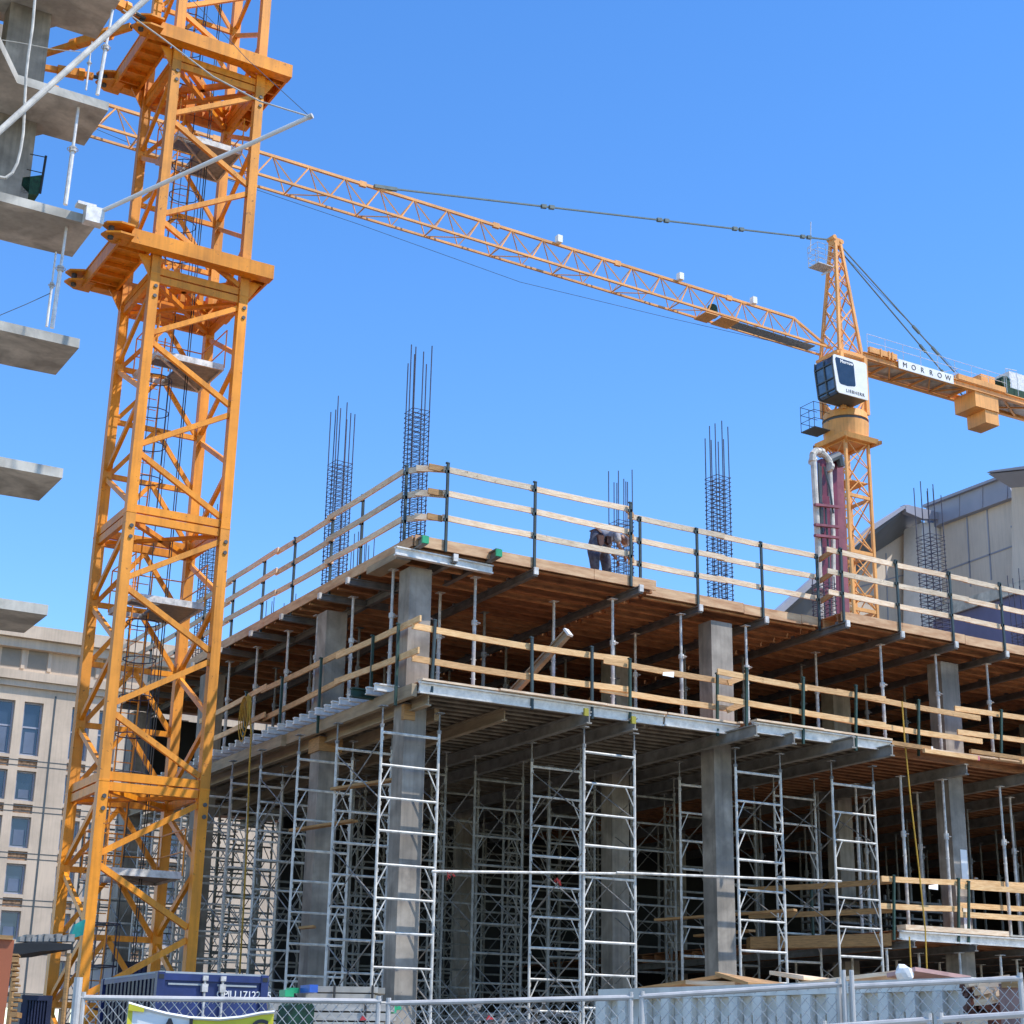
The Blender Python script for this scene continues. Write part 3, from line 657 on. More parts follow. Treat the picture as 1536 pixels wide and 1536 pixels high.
# ================================================================== CONCRETE PLACING BOOM (folded, on the deck)
yb = 4.6
t = thing('pump_boom', 'folded maroon concrete placing boom with white pipes standing on the top deck', 'pump boom', tuple(ony(1245, 925, yb)))
def B(px, py, dy=0): return ony(px, py, yb+dy)
m = MB(); m.bar(B(1262, 935, .3), B(1251, 682, .3), .3, .42, up=(0, 1, 0)); m.build('main_arm', PINKM, t)
m = MB(); m.bar(B(1248, 935, .1), B(1244, 690, .1), .28, .34, up=(0, 1, 0)); m.build('second_arm', MAROON, t)
m = MB(); m.bar(B(1237, 930, -.4), B(1233, 745, -.4), .34, .26, up=(0, 1, 0)); m.bar(B(1234, 745, -.4), B(1232, 690, -.4), .16, .2, up=(0, 1, 0)); m.build('third_arm', MAROON, t)
m = MB(); m.path([B(1232, 935, -.7), B(1226, 800, -.7), B(1220, 690, -.7)], .09, 10); m.build('white_pipe', OFFW, t)
m = MB(); m.path([B(1250, 935, -.5), B(1249, 800, -.5), B(1244, 700, -.5)], .08, 10); m.build('white_pipe', OFFW, t)
m = MB(); m.path([B(1219, 692, -.7), B(1219, 682, -.7), B(1224, 676, -.7), B(1231, 678, -.6), B(1238, 684, -.5), B(1244, 692, -.5), B(1246, 702, -.5)], .10, 10)
for px, py in ((1219, 690), (1231, 678), (1245, 700)): m.tube(B(px-2, py, -.6), B(px+2, py+2, -.6), .15, 10)
m.build('pipe_elbow', OFFW, t)
m = MB(); m.path([B(1243, 690, -.3), B(1258, 683, -.2), B(1262, 700, -.2)], .12, 8); m.build('folding_joint', DGREY, t)
m = MB()
for a in ((1228, 695, 1232, 930), (1236, 700, 1250, 770), (1238, 760, 1245, 925)): m.path([B(a[0], a[1], -.75), B((a[0]+a[2])/2+2, (a[1]+a[3])/2, -.75), B(a[2], a[3], -.75)], .03, 6)
m.build('hydraulic_hose', DGREY, t)
for py in (757, 787, 803, 884): MB().bar(B(1222, py, -.85), B(1258, py+4, -.85), .1, .07).build('cross_clamp', PINKM, t)
m = MB(); m.tube(B(1230, 700, -.5), B(1231, 755, -.5), .05, 8); m.tube(B(1231, 755, -.5), B(1231, 800, -.5), .085, 8); m.build('hydraulic_cylinder', DGREY, t)

# ================================================================== NEAR TOWER CRANE MAST
BX, BY, SS = -4.494, 5.572, 2.3
LX, LY = .0182, .0402
def lean(v): return V((v.x+LX*v.z, v.y+LY*v.z, v.z))
ZJ = [1.45, 7.742, 14.03, 20.3, 26.6, 32.9]
t = thing('tower_crane', 'huge orange lattice crane mast in the left foreground, cut off by the photo top', 'crane', (BX, BY, G))
MAST = t
corner = {'NL': (BX, BY), 'NR': (BX+SS, BY), 'FL': (BX, BY+SS), 'FR': (BX+SS, BY+SS)}
for k, (x, y) in corner.items():
    for i in range(len(ZJ)-1):
        z0 = ZJ[i]+.01 if i else G; z1 = ZJ[i+1]-.01
        m = MB(lean); m.box(x-.115, x+.115, y-.115, y+.115, z0, z1)
        m.build('leg', ORANGE_B if i % 2 else ORANGE, t)
    for z in ZJ[1:]:
        m = MB(lean); m.box(x-.122, x+.122, y-.122, y+.122, z-.02, z+.02); m.build('leg_splice', ORANGE, t)
        if y > BY+1: continue
        for dz in (-.35, -.62):
            m = MB(lean); m.tube((x+.03, y-.145, z+dz), (x+.03, y-.10, z+dz), .05, 8); m.build('splice_bolt', DGREY, t)
def zig(m, a, b, zt_, zb_, start_on_b, n, w=.10, h=.13):
    """zigzag between verticals a and b from top to bottom"""
    pts = []
    for k in range(n+1):
        z = zt_-(zt_-zb_)*k/n; on_b = (k % 2 == 0) == start_on_b
        p = b if on_b else a; pts.append((p, z))
    for (p, z), (q, z2) in zip(pts, pts[1:]):
        o_ = .07
        P_ = V((p[0], p[1], z-o_)); Q_ = V((q[0], q[1], z2+o_)); d_ = (Q_-P_); d_.normalize()
        m.bar(P_+d_*.13, Q_-d_*.13, w, h)
for i in range(len(ZJ)-1):
    zb_, zt_ = ZJ[i]+.16, ZJ[i+1]-.22
    m = MB(lean); zig(m, corner['NL'], corner['NR'], zt_, zb_, True, 4); m.build('front_bracing', ORANGE_B if i % 2 else ORANGE, t)
    m = MB(lean); zig(m, corner['NL'], corner['FL'], zt_, zb_, False, 4, .09, .12); m.build('side_bracing', ORANGE, t)
    m = MB(lean); zig(m, corner['NR'], corner['FR'], zt_, zb_, True, 4, .09, .12); m.build('side_bracing', ORANGE, t)
    m = MB(lean); H_ = zt_-zb_; fl, fr = corner['FL'], corner['FR']; mx = (fl[0]+fr[0])/2
    for q in range(4):
        za = zt_-H_*q/4; zc = zt_-H_*(q+1)/4
        m.bar((mx, fl[1], za), (fl[0]+.1, fl[1], zc+.05), .08, .11); m.bar((mx, fl[1], za), (fr[0]-.1, fl[1], zc+.05), .08, .11)
        if q in (1, 2, 3): m.bar((fl[0]+.1, fl[1], za), (fr[0]-.1, fl[1], za), .08, .13)
    m.build('rear_bracing', ORANGE, t)
for z in ZJ:
    m = MB(lean); c4 = [corner[k] for k in ('NL', 'NR', 'FR', 'FL')]
    for a in range(4):
        p, q = V((*c4[a], 0)), V((*c4[(a+1) % 4], 0)); d_ = (q-p).normalized()
        for dz in (.115, -.115):
            m.bar(p+d_*.125+V((0, 0, z+dz)), q-d_*.125+V((0, 0, z+dz)), .11, .19)
    m.bar((BX+.15, BY+.15, z-.15), (BX+SS-.15, BY+SS-.15, z-.15), .12, .12); m.bar((BX+SS-.15, BY+.15, z-.17), (BX+.15, BY+SS-.15, z-.17), .12, .08)
    m.build('joint_frame', ORANGE, t)
# platforms, railings, ladders
for i, z in enumerate(ZJ[1:]):
    zp = z-1.9
    m = MB(lean); x0, x1, y0, y1 = BX+.35, BX+SS-.2, BY+.35, BY+SS-.2
    m.box(x0+.0, x1, y0, y0+.06, zp-.07, zp+.09); m.box(x0, x1, y1-.06, y1, zp-.07, zp+.07); m.box(x1-.05, x1, y0+.06, y1-.06, zp-.07, zp+.07); m.box(x0, x0+.05, y0+.06, y1-.06, zp-.07, zp+.07)
    m.bar((x0+.05, y0+.06, zp-.03), (x1-.05, y1-.06, zp-.03), .05, .06); m.build('platform_frame', STEEL, t)
    m = MB(lean)
    y = y0+.1
    while y < y1-.08:
        xs = (x0+.75 if y > y0+.8 else x0+.05)
        m.box(xs, x1-.05, y, y+.025, zp-.01, zp+.04); y += .06
    m.box(x0+.78, x1-.05, y0+.1, y1-.1, zp-.02, zp-.012)
    m.build('platform_grating', GRAT, t)
    m = MB(lean)
    for dz in (.55, 1.05):
        for a, b in (((x0, y1), (x1, y1)), ((x1, y0), (x1, y1)), ((x0, y0), (x0, y1))): m.tube((*a, zp+dz), (*b, zp+dz), .018, 5)
    for a in ((x0, y1), (x1, y1), (x1, y0), (x0, y0)): m.tube((*a, zp), (*a, zp+1.05), .018, 5)
    m.build('platform_railing', ORANGE, t)
for i in range(len(ZJ)-1):
    z0, z1 = ZJ[i]-1.9+.1, ZJ[i+1]-1.9
    z0 = max(z0, G)
    lx = BX+.62+(.25 if i % 2 else 0); ly = BY+1.55
    m = MB(lean)
    for dx in (-.2, .2): m.tube((lx+dx, ly, z0), (lx+dx+.1, ly, z1+1), .022, 5)
    z = z0+.2
    while z < z1+.9: m.tube((lx-.2, ly, z), (lx+.22, ly, z), .012, 4); z += .29
    m.build('ladder', ORANGE, t)
    m = MB(lean); z = z0+2.2; c = (lx+.05, ly-.38)
    while z < z1-.2: m.ring((c[0], c[1], z), .38, .014, 12); z += .9
    for k in range(5):
        a = math.radians(200+35*k); m.tube((c[0]+.38*math.cos(a), c[1]+.38*math.sin(a), z0+2.2), (c[0]+.38*math.cos(a), c[1]+.38*math.sin(a), z-.9), .01, 4)
    m.build('ladder_cage', REBAR, t)
m = MB(lean)
for dx, dy in ((1.45, 1.3), (1.52, 1.35), (1.2, 1.8)): m.tube((BX+dx, BY+dy, G), (BX+dx, BY+dy, 32), .014, 5)
m.build('power_cable', BLACK, t)
# base frame
m = MB(); m.box(BX-.8, BX+SS+.9, BY-.8, BY+SS+.9, G-.3, G+.25); m.build('footing', CONC, t)

# tie collars
def collar(z, label):
    ox, oy = LX*z, LY*z; mx0, my0 = BX+ox, BY+oy; mx1, my1 = mx0+SS, my0+SS
    c = thing('tie_collar', label, 'crane collar', (mx0, my0, z), 'orange collars clamped round the near mast')
    yf = my0-.32; yr = my1+.30; xl, xr = (-4.9, -1.2) if z < 24 else (-4.62, -.98)
    xo = xl-.42
    # front and rear beams (box with flanges)
    MB().box(xl, xr, yf-.16, yf+.16, z-.19, z+.19).build('front_beam', ORANGE, c)
    MB().box(xl, xr, yr-.16, yr+.16, z-.19, z+.19).build('rear_beam', ORANGE, c)
    # left beam: wide double web with flanges and lugs
    m = MB(); x0, x1 = xl-.28, mx0-.14
    m.box(x0, x1, yf+.17, yr-.17, z+.16, z+.20); m.box(x0+.02, x0+.08, yf-.0, yr+.1, z-.2, z+.155); m.box(x1-.12, x1-.06, yf+.17, yr-.17, z-.2, z+.155)
    m.box(x0+.03, x1-.01, yf+.17, yr-.17, z-.05, z-.02)
    for k in range(5):
        yy = yf+.4+k*(yr-yf-.8)/4; m.box(x0+.085, x1-.125, yy-.02, yy+.02, z-.16, z-.055)
    m.build('left_beam', ORANGE, c)
    for yy in (yf-.05, yr+.05):
        for dz in (.13, -.13):
            m = MB(); m.poly([(x0+.3, yy-.3, z+dz), (x0-.05, yy-.32, z+dz), (x0-.36, yy-.14, z+dz), (x0-.42, yy+.08, z+dz), (x0-.1, yy+.34, z+dz), (x0+.3, yy+.34, z+dz)], (0, 0, .05)); m.build('lug_plate', ORANGE, c)
        m = MB(); m.tube((x0-.2, yy, z-.2), (x0-.2, yy, z+.22), .07, 10); m.build('lug_pin', DGREY, c)
    m = MB(); x0, x1 = mx1+.14, xr
    m.box(x0, x1, yf+.17, yr-.17, z+.13, z+.18); m.box(x1-.07, x1-.01, yf+.17, yr-.17, z-.18, z+.125); m.box(x0, x0+.06, yf+.17, yr-.17, z-.18, z+.125)
    for k in range(5):
        yy = yf+.4+k*(yr-yf-.8)/4; m.box(x0+.065, x1-.075, yy-.03, yy+.03, z-.17, z+.12)
    m.build('right_beam', ORANGE, c)
    # inner wedges and plan bracing
    m = MB()
    for (ax, ay), (bx_, by_) in (((mx0+.2, my0+.2), (mx1-.2, my1-.2)), ((mx1-.2, my0+.2), (mx0+.2, my1-.2))): m.bar((ax, ay, z-.3), (bx_, by_, z-.3), .12, .14)
    for k in range(8):
        xx = mx0+.3+k*.25; m.box(xx, xx+.12, my1-.45, my1-.2, z-.28, z+.1)
    m.build('clamp_wedges', ORANGE, c)
    m = MB()
    for (ax, ay) in ((mx0, my0), (mx1, my0), (mx0, my1), (mx1, my1)):
        sx = -1 if ax == mx0 else 1; sy = -1 if ay == my0 else 1
        m = MB(); m.poly([(ax+sx*.13, ay, z-.2), (ax+sx*.45, ay, z-.2), (ax+sx*.13, ay, z-.75)], (0, sy*.04, 0)); m.build('gusset', ORANGE, c)
    return c, xl-.28, yf, yr
c2, x0c, yf2, yr2 = collar(20.98, 'lower orange collar around the near crane mast, free of any tie rods')
c1, x0c, yf1, yr1 = collar(27.12, 'upper orange collar around the near crane mast, held by tie rods')
# tie rods to the left building
def tie(p, q, lb):
    p, q = V(p), V(q); d_ = (q-p); L_ = d_.length; d_.normalize()
    t = thing('tie_rod', lb, 'tie rod', tuple(p), 'orange tie rods bracing the near mast')
    m = MB(); m.tube(p, p+d_*.35, .055, 8); m.tube(p+d_*(L_*.62), q, .05, 8); m.build('threaded_rod', DGREY, t)
    m = MB(); m.bar(p+d_*.3, p+d_*(L_*.3), .14, .16); m.bar(p+d_*(L_*.3), p+d_*(L_*.62), .2, .22); m.bar(p+d_*(L_*.62), p+d_*(L_*.9), .13, .14)
    m.tube(p+d_*(L_*.28), p+d_*(L_*.36), .17, 8); m.tube(p+d_*(L_*.58), p+d_*(L_*.64), .15, 8); m.build('rod_body', ORANGE, t)
e1 = onz(75, 78, 27.05); p1 = V((x0c-.2, yf1, 27.15)); tie(p1, p1+(e1-p1)*1.18, 'thick orange tie rod from the near lug of the upper collar')
e2 = onz(75, 103, 27.05); p2_ = V((x0c-.2, yr1+.05, 27.15)); tie(p2_, p2_+(e2-p2_)*1.35, 'orange tie rod with a long turnbuckle from the far lug of the upper collar')
e3 = onz(130, -20, 27.3); p3_ = V((x0c-.15, yf1-.15, 27.25)); tie(p3_, e3, 'orange tie rod going up and left out of the photo')

# ================================================================== LEFT BUILDING (bare slabs)
t = thing('concrete_building', 'bare grey concrete building with stacked balcony slabs at the top left', 'building', (-7, 3, 0))
LB = t
lv = [10.6, 13.53, 16.48, 19.4, 22.3, 25.2, 28.1]
for i, z in enumerate(lv):
    yf = 2.62; xr = -6.72+(.07 if z > 19 else -.05 if z < 14 else 0)
    if z > 22: pl = [(-30, 1.4), (-9.37, 1.4), (-8.67, yf), (xr, yf), (xr, 4.4), (-7.6, 4.42), (-7.95, 4.9), (-30, 4.9)]
    else: pl = [(-30, yf), (xr, yf), (xr, 4.35), (-7.7, 4.4), (-30, 4.4)]
    MB().poly([(x, y, z-.21) for x, y in pl], (0, 0, .21)).build('floor_slab', CONCL, t)
for i, z in enumerate(lv[3:-1]):
    MB().box(-8.75, -7.85+.03*i, 4.0, 4.6, z+.002, lv[4+i]-.212).build('column', CONC, t)
for i, z in enumerate(lv[:-1]):
    MB().box(-14, -8.9-.25*(i < 3)-.35*(i < 2), 4.55 if i > 2 else 4.0, 9, z-2.9, z+2.9 if i == 5 else z-.215).build('core_wall', CONC, t) if i == 5 else None
MB().box(-16, -9.3, 5.2, 9.5, 19.42, 30).build('core_wall', CONC, t)
# column the tie rods reach, hidden behind
MB().box(-8.35, -7.75, 9.6, 10.4, 19, 28).build('column', CONC, t)
# shoring posts between the slabs
def lpost(a, b, yy, r, lb):
    p = ony(a[0], a[1], yy); q = ony(b[0], b[1], yy)
    t = thing('slab_prop', lb, 'prop', tuple(p), 'white props between the left slabs')
    mid = p.lerp(q, .55); MB().tube(p, mid, r, 8).build('outer_tube', ALU, t); MB().tube(mid, q, r*.7, 8).build('inner_tube', ALU, t)
    m = MB(); m.tube(mid-V((0, 0, .06)), mid+V((0, 0, .06)), r*1.6, 8); m.ring((mid.x, mid.y, mid.z), r*2.4, .01, 8); m.build('collar', STEEL, t)
lpost((146, 142), (169, 15), 2.85, .045, 'white prop under the topmost slab, nearest the mast')
lpost((98, 307), (118, 158), 2.85, .05, 'white prop between the second and third slabs with cables taped to it')
lpost((78, 492), (101, 332), 3.0, .045, 'white prop between the third and fourth slabs')
lpost((70, 490), (84, 378), 3.6, .03, 'thin dark prop beside the lowest white prop')
lpost((129, 135), (138, 62), 3.8, .022, 'thin grey prop wrapped in wire below the top slab')
# white outrigger poles with brackets and guys
a = ony(150, 318, 2.45); b = atd(465, 175, 31.2)
t = thing('outrigger_pole', 'long white pole reaching from the slab edge across the near mast', 'pole', tuple(a))
MB().tube(a, b, .05, 10).build('pole', WHITE, t)
m = MB(); m.box(a.x-.32, a.x+.08, a.y-.1, a.y+.16, a.z-.32, a.z+.05); m.box(a.x-.5, a.x-.1, a.y-.05, a.y+.2, a.z+.05, a.z+.12); m.build('clamp_bracket', ALU, t)
m = MB(); m.tube(b-(b-a).normalized()*.05, b+(b-a).normalized()*.06, .06, 8); m.build('end_fitting', STEEL, t)
c = atd(185, 15, 33); mid = atd(320, 115, 31.8)
m = MB(); m.path([c, atd(250, 62, 32.5), mid, atd(390, 152, 31.4), b], .018, 6); m.build('guy_rope', ROPE, t)
m = MB(); m.path([b, atd(370, 88, 34), atd(270, -20, 37)], .008, 4); m.build('guy_wire', DGREY, t)
a2 = atd(-40, 232, 29); b2 = atd(240, -20, 30)
t = thing('outrigger_pole', 'grey pole crossing the top left corner in front of the bare slabs', 'pole', tuple(a2))
MB().tube(a2, b2, .062, 10).build('pole', OFFW, t)
pts = [atd(px, py, 29.3) for px, py in ((54, -20), (49, 40), (43, 80), (39, 115), (37, 160), (35, 200), (31, 225), (26, 245), (18, 260), (8, 267), (-20, 262))]
tag(MB().path(pts, .028, 7).build('hose', OFFW), 'pale hose hanging in a loop in front of the bare slabs', 'hose')
p = ony(48, 292, 4.2); t = thing('debris_basket', 'dark green netted basket with thin rails on the fourth slab', 'basket', tuple(p))
a3 = [ony(px, py, 4.0) for px, py in ((30, 290), (34, 266), (66, 262), (58, 292))]
m = MB(); m.poly(a3, (0, .5, 0)); m.build('netting', DGREEN, t)
m = MB(); m.tube(ony(60, 290, 4.0), ony(69, 234, 4.0), .03, 6); m.tube(ony(40, 254, 4.0), ony(66, 260, 4.0), .012, 4); m.tube(ony(45, 231, 4.0), ony(69, 236, 4.0), .012, 4); m.build('rail', BLACK, t)
tag(MB().path([ony(3, 60, 3), ony(30, 64, 3), ony(80, 74, 3.1), ony(122, 78, 3.2)], .01, 4).build('line', ROPE), 'thin line stretched below the top slab', 'cable')
tag(MB().path([ony(-5, 475, 3), ony(40, 456, 3.1), ony(75, 440, 3.2)], .008, 4).build('line', DGREY), 'thin dark wire beneath the third slab', 'cable')

# ================================================================== FAR TOWER CRANE
YJ = 44.35; XC, YC = 52.95, 44.35
t = thing('tower_crane', 'distant orange tower crane with a white cab and long jib behind the deck', 'crane', (XC, YC, G))
FC = t; hw = .95
mc = [(XC-hw, YC-hw), (XC+hw, YC-hw), (XC+hw, YC+hw), (XC-hw, YC+hw)]
zb, zt = G, 40.0
for x, y in mc: MB().box(x-.09, x+.09, y-.09, y+.09, zb, zt).build('leg', ORANGE2, t)
m = MB(); sec = 3.7; z = zt; k = 0
while z > 14:
    for a in range(4):
        p, q = mc[a], mc[(a+1) % 4]
        n = 2
        for s in range(n):
            z1 = z-sec*s/n; z2 = z-sec*(s+1)/n
            P_, Q_ = (p, q) if (s+a) % 2 else (q, p)
            m.bar((*P_, z1), (*Q_, z2), .07); m.bar((*Q_, z1), (*P_, z2), .05)
        m.bar((*p, z-.1), (*q, z-.1), .11, .22)
    z -= sec; k += 1
m.build('mast_bracing', ORANGE2, t)
m = MB(); z = 37.2
while z > 20:
    m.box(XC-hw+.1, XC+hw-.1, YC-hw+.1, YC+hw-.1, z, z+.09); z -= 7.4
m.build('mast_platform', ORANGE2, t)
m = MB()
for dx in (-.2, .2): m.tube((XC-.3+dx, YC+.3, 15), (XC-.3+dx, YC+.3, 39), .03, 5)
m.build('mast_ladder', ORANGE2, t)
# square support, slewing ring, turntable
m = MB(); r0 = hw+.14; r1 = 1.62
def frustum(m, cx, cy, z0, r0, z1, r1, n=4, a0=math.pi/4):
    vs = [V((cx+r*math.cos(a0+2*math.pi*i/n), cy+r*math.sin(a0+2*math.pi*i/n), z)) for z, r in ((z0, r0), (z1, r1)) for i in range(n)]
    m._add(vs, [(i, (i+1) % n, n+(i+1) % n, n+i) for i in range(n)]+[tuple(range(n))[::-1], tuple(range(n, 2*n))])
frustum(m, XC, YC, 39.9, 1.9, 40.2, 2.05); frustum(m, XC, YC, 40.2, 1.42, 41.3, 1.5, 20, 0)
for x, y in mc: m.poly([(x, y, 39.6), (x, y, 40.1), (x+(.55 if x > XC else -.55), y+(.55 if y > YC else -.55), 40.1), (x+(.55 if x > XC else -.55), y+(.55 if y > YC else -.55), 39.85)], (.08, -.08, 0))
m.build('slewing_support', ORANGE2, t)
m = MB(); frustum(m, XC, YC, 41.3, 1.42, 41.5, 1.42, 20, 0); m.build('slewing_ring', DGREY, t)
m = MB(); frustum(m, XC, YC, 41.5, 1.5, 42.0, 1.4, 20, 0)
for sx in (-1, 1):
    for sy in (-1, 1):
        x, y = XC+sx*1.0, YC+sy*1.0
        m.bar((x, y, 41.9), (x, y, 45.9), .26)
        m.poly([(x, y, 42.0), (x-sx*.55, y, 42.0), (x, y, 43.4)], (0, .06, 0)); m.poly([(x, y, 42.0), (x, y-sy*.55, 42.0), (x, y, 43.4)], (.06, 0, 0))
        m.bar((x, y, 43.2), (x-sx*.9, y, 42.0), .1); m.bar((x, y, 43.2), (x, y-sy*.9, 42.0), .1)
for s in (-1, 1):
    for z in (44.2, 45.9): m.bar((XC-1, YC+s, z), (XC+1, YC+s, z), .2); m.bar((XC+s, YC-1, z), (XC+s, YC+1, z), .2)
m.build('turntable', ORANGE2, t)
# maintenance balcony
m = MB(); bx0 = XC-2.7
m.box(bx0, XC-1.4, YC-.1, YC+1.2, 40.6, 40.65)
for dz in (.05, .65, 1.2, 1.75):
    m.path([(XC-1.3, YC-.1, 40.6+dz), (bx0, YC-.1, 40.6+dz), (bx0, YC+1.2, 40.6+dz), (XC-1.3, YC+1.2, 40.6+dz)], .022, 4)
for x, y in ((bx0, YC-.1), (bx0, YC+1.2), (XC-2.0, YC-.1), (XC-2.0, YC+1.2)): m.tube((x, y, 40.6), (x, y, 42.35), .028, 4)
m.build('balcony', DGREY, t)
# cab: on the -Y side of the turntable, looking along -X
cy0, cy1 = 41.9, 43.75
xa, xb, za, zb2 = 49.95, 52.75, 42.15, 44.7
prof = [(xa+.38, za+.0), (xa+.22, za+.12), (xa+.0, zb2-.55), (xa+.03, zb2-.08), (xa+.12, zb2), (xb-.12, zb2), (xb, zb2-.1), (xb, za+.05), (xb-.05, za)]
m = MB(); m.poly([(x, cy0, z) for x, z in prof], (0, .07, 0)); m.poly([(x, cy1-.07, z) for x, z in prof], (0, .07, 0))
m.box(xa+.2, xb-.01, cy0+.07, cy1-.07, zb2-.06, zb2-.005); m.box(xb-.07, xb-.01, cy0+.07, cy1-.07, za+.06, zb2-.07)
m.build('cab_shell', WHITE, t)
m = MB(); m.box(xa+.45, xb-.08, cy0+.07, cy1-.07, za+.0, za+.06); m.build('cab_floor', DGREY, t)
win = [(xa+.55, za+.62), (xa+.42, za+.75), (xa+.17, zb2-.3), (xa+.25, zb2-.16), (xa+1.62, zb2-.22), (xa+1.7, zb2-.32), (xa+1.78, za+.8), (xa+1.7, za+.7), (xa+1.1, za+.6)]
m = MB(); m.poly([(x, cy0-.012, z) for x, z in win], (0, .009, 0)); m.build('cab_window', CABGL, t)
m = MB(); gx = [(xa+.40, za+.02), (xa+.24, za+.14), (xa+.03, zb2-.55), (xa+.06, zb2-.1)]
for (x1_, z1_), (x2_, z2_) in zip(gx, gx[1:]): m._add([V((x1_, cy0+.07, z1_)), V((x1_, cy1-.07, z1_)), V((x2_, cy1-.07, z2_)), V((x2_, cy0+.07, z2_))], [(0, 1, 2, 3)])
m.build('cab_front_glass', BLUEGL, t)
m = MB()
for yy in (cy0+.1, cy0+.9, cy1-.1):
    for (x1_, z1_), (x2_, z2_) in zip(gx, gx[1:]): m.bar((x1_-.03, yy, z1_), (x2_-.03, yy, z2_), .09)
for (x_, z_) in ((xa+.02, zb2-.6), (xa+.12, za+1.0), (xa+.2, za+.3)): m.bar((x_-.04, cy0+.1, z_), (x_-.04, cy1-.1, z_), .07)
m.build('cab_glazing_bar', DGREY, t)
m = MB(); m.box(xa+.7, xa+1.2, cy0+.5, cy0+1.1, za+.1, za+.6); m.box(xa+1.15, xa+1.3, cy0+.5, cy0+1.1, za+.5, za+1.3); m.build('cab_seat', DGREY, t)
text_mesh('cab_lettering', 'LIEBHERR', .30, INK, Matrix.Translation(V((xa+1.72, cy0-.012, za+.27))) @ Matrix.Rotation(math.pi/2, 4, 'X'), t, .004, 1.25)
text_mesh('cab_lettering', 'Morrow', .30, WHITE, Matrix.Translation(V((xa+1.1, cy0-.022, zb2-.37))) @ Matrix.Rotation(math.pi/2, 4, 'X'), t, .004, 1.05, .012)
# tower head
apex = V((52.85, 44.35, 54.5)); feet = [V((51.95, 43.45, 46.0)), V((53.85, 43.45, 46.0)), V((53.85, 45.3, 46.0)), V((51.95, 45.3, 46.0))]
tops = [apex+V((sx*.22, sy*.25, -.3)) for sx, sy in ((-1, -1), (1, -1), (1, 1), (-1, 1))]
m = MB()
for f_, a_ in zip(feet, tops): m.bar(f_, a_, .19)
m.box(apex.x-.35, apex.x+.35, apex.y-.3, apex.y+.3, apex.z-.45, apex.z+.1); m.tube(apex+V((-.3, -.35, .1)), apex+V((-.3, .35, .1)), .17, 8); m.tube(apex+V((.3, -.35, -.1)), apex+V((.3, .35, -.1)), .17, 8)
n = 6
for a in range(4):
    f0, f1, t0, t1 = feet[a], feet[(a+1) % 4], tops[a], tops[(a+1) % 4]
    zz = [0, .23, .43, .6, .74, .86, .95]
    for k in range(n):
        P_ = f0.lerp(t0, zz[k]) if k % 2 else f1.lerp(t1, zz[k]); Q_ = f1.lerp(t1, zz[k+1]) if k % 2 else f0.lerp(t0, zz[k+1]); m.bar(P_, Q_, .08)
        P2 = f1.lerp(t1, zz[k]) if k % 2 else f0.lerp(t0, zz[k]); m.bar(P2, (f0.lerp(t0, zz[k+1]) if k % 2 else f1.lerp(t1, zz[k+1])), .05)
for k in range(3):
    z = 45.95+.0; 
m.bar(feet[0], feet[1], .22); m.bar(feet[2], feet[3], .22); m.bar(feet[0], feet[3], .22); m.bar(feet[1], feet[2], .22)
m.box(51.6, 54.2, 43.3, 45.4, 45.72, 45.9)
m.build('tower_head', ORANGE2, t)
m = MB(); m.box(50.9, 52.2, 43.9, 44.9, 52.2, 52.26)
for dz in (.35, .7, 1.1, 1.5): m.path([(52.3, 43.9, 52.2+dz), (50.9, 43.9, 52.2+dz), (50.9, 44.9, 52.2+dz), (52.3, 44.9, 52.2+dz)], .02, 4)
for x_, y_ in ((50.9, 43.9), (50.9, 44.9), (51.55, 43.9), (51.55, 44.9)): m.tube((x_, y_, 52.2), (x_, y_, 53.7), .025, 4)
m.tube((50.6, 44.3, 53), (50.75, 44.3, 55.3), .03, 5); m.bar((51.6, 44.4, 51.7), (52.4, 44.4, 52.2), .12)
m.build('service_basket', STEEL, t)
# jib
def jy(x): return 43.68+(x-12)*.0115
def jtz(x): return 48.08
x0j, x1j = -6.0, 51.9
m = MB(); N_ = V((0, 0, 0))
def nb_(x): return V((x, jy(x), 46.4))
def fb_(x): return V((x, jy(x)+1.22, 46.4))
def tp_(x): return V((x, jy(x)+.61, jtz(x)))
m.bar(nb_(x0j), nb_(x1j), .125); m.bar(fb_(x0j), fb_(x1j), .12); m.bar(tp_(x0j), tp_(49.3), .15); m.bar(tp_(49.3), V((51.9, 44.4, 46.5)), .13)
m.build('jib_chord', ORANGE2, t)
m = MB(); sp = 2.13; x = 49.3; k = 0
while x > x0j+1:
    a_ = tp_(x)
    for dx in (-sp/2, sp/2):
        if x+dx < 51.6: m.bar(a_, nb_(x+dx), .062); m.bar(a_, fb_(x+dx), .048)
    m.bar(nb_(x+sp/2-.03), fb_(x+sp/2-.03), .055) if k % 2 else m.bar(nb_(x+sp/2), fb_(x-sp/2), .05)
    if k % 4 == 2: m.box(x-1.25, x-.85, a_.y-.09, a_.y+.09, a_.z-.15, a_.z+.16)
    x -= sp; k += 1
m.build('jib_lattice', ORANGE2, t)
for px, py in ((838, 360), (1020, 416), (1130, 452)):
    p = ony(px, py, 44.3); MB().box(p.x-.16, p.x+.16, 44.1, 44.45, p.z-.2, p.z+.25).build('jib_light_box', WHITE, t)
m = MB(); m.bar((44.2, 44.55, 46.28), (50.6, 44.65, 46.28), .8, .05); m.build('jib_walkway', GRAT, t)
MB().box(41.6, 42.6, 43.95, 45.2, 46.2, 46.26).build('trolley_plate', ORANGE2, t); MB().box(42.9, 44.2, 43.95, 45.2, 46.2, 46.26).build('trolley_plate', ORANGE2, t)
m = MB(); m.tube((42.3, 44.2, 46.75), (42.9, 44.9, 46.75), .32, 10); m.build('trolley_winch', DGREEN, t)
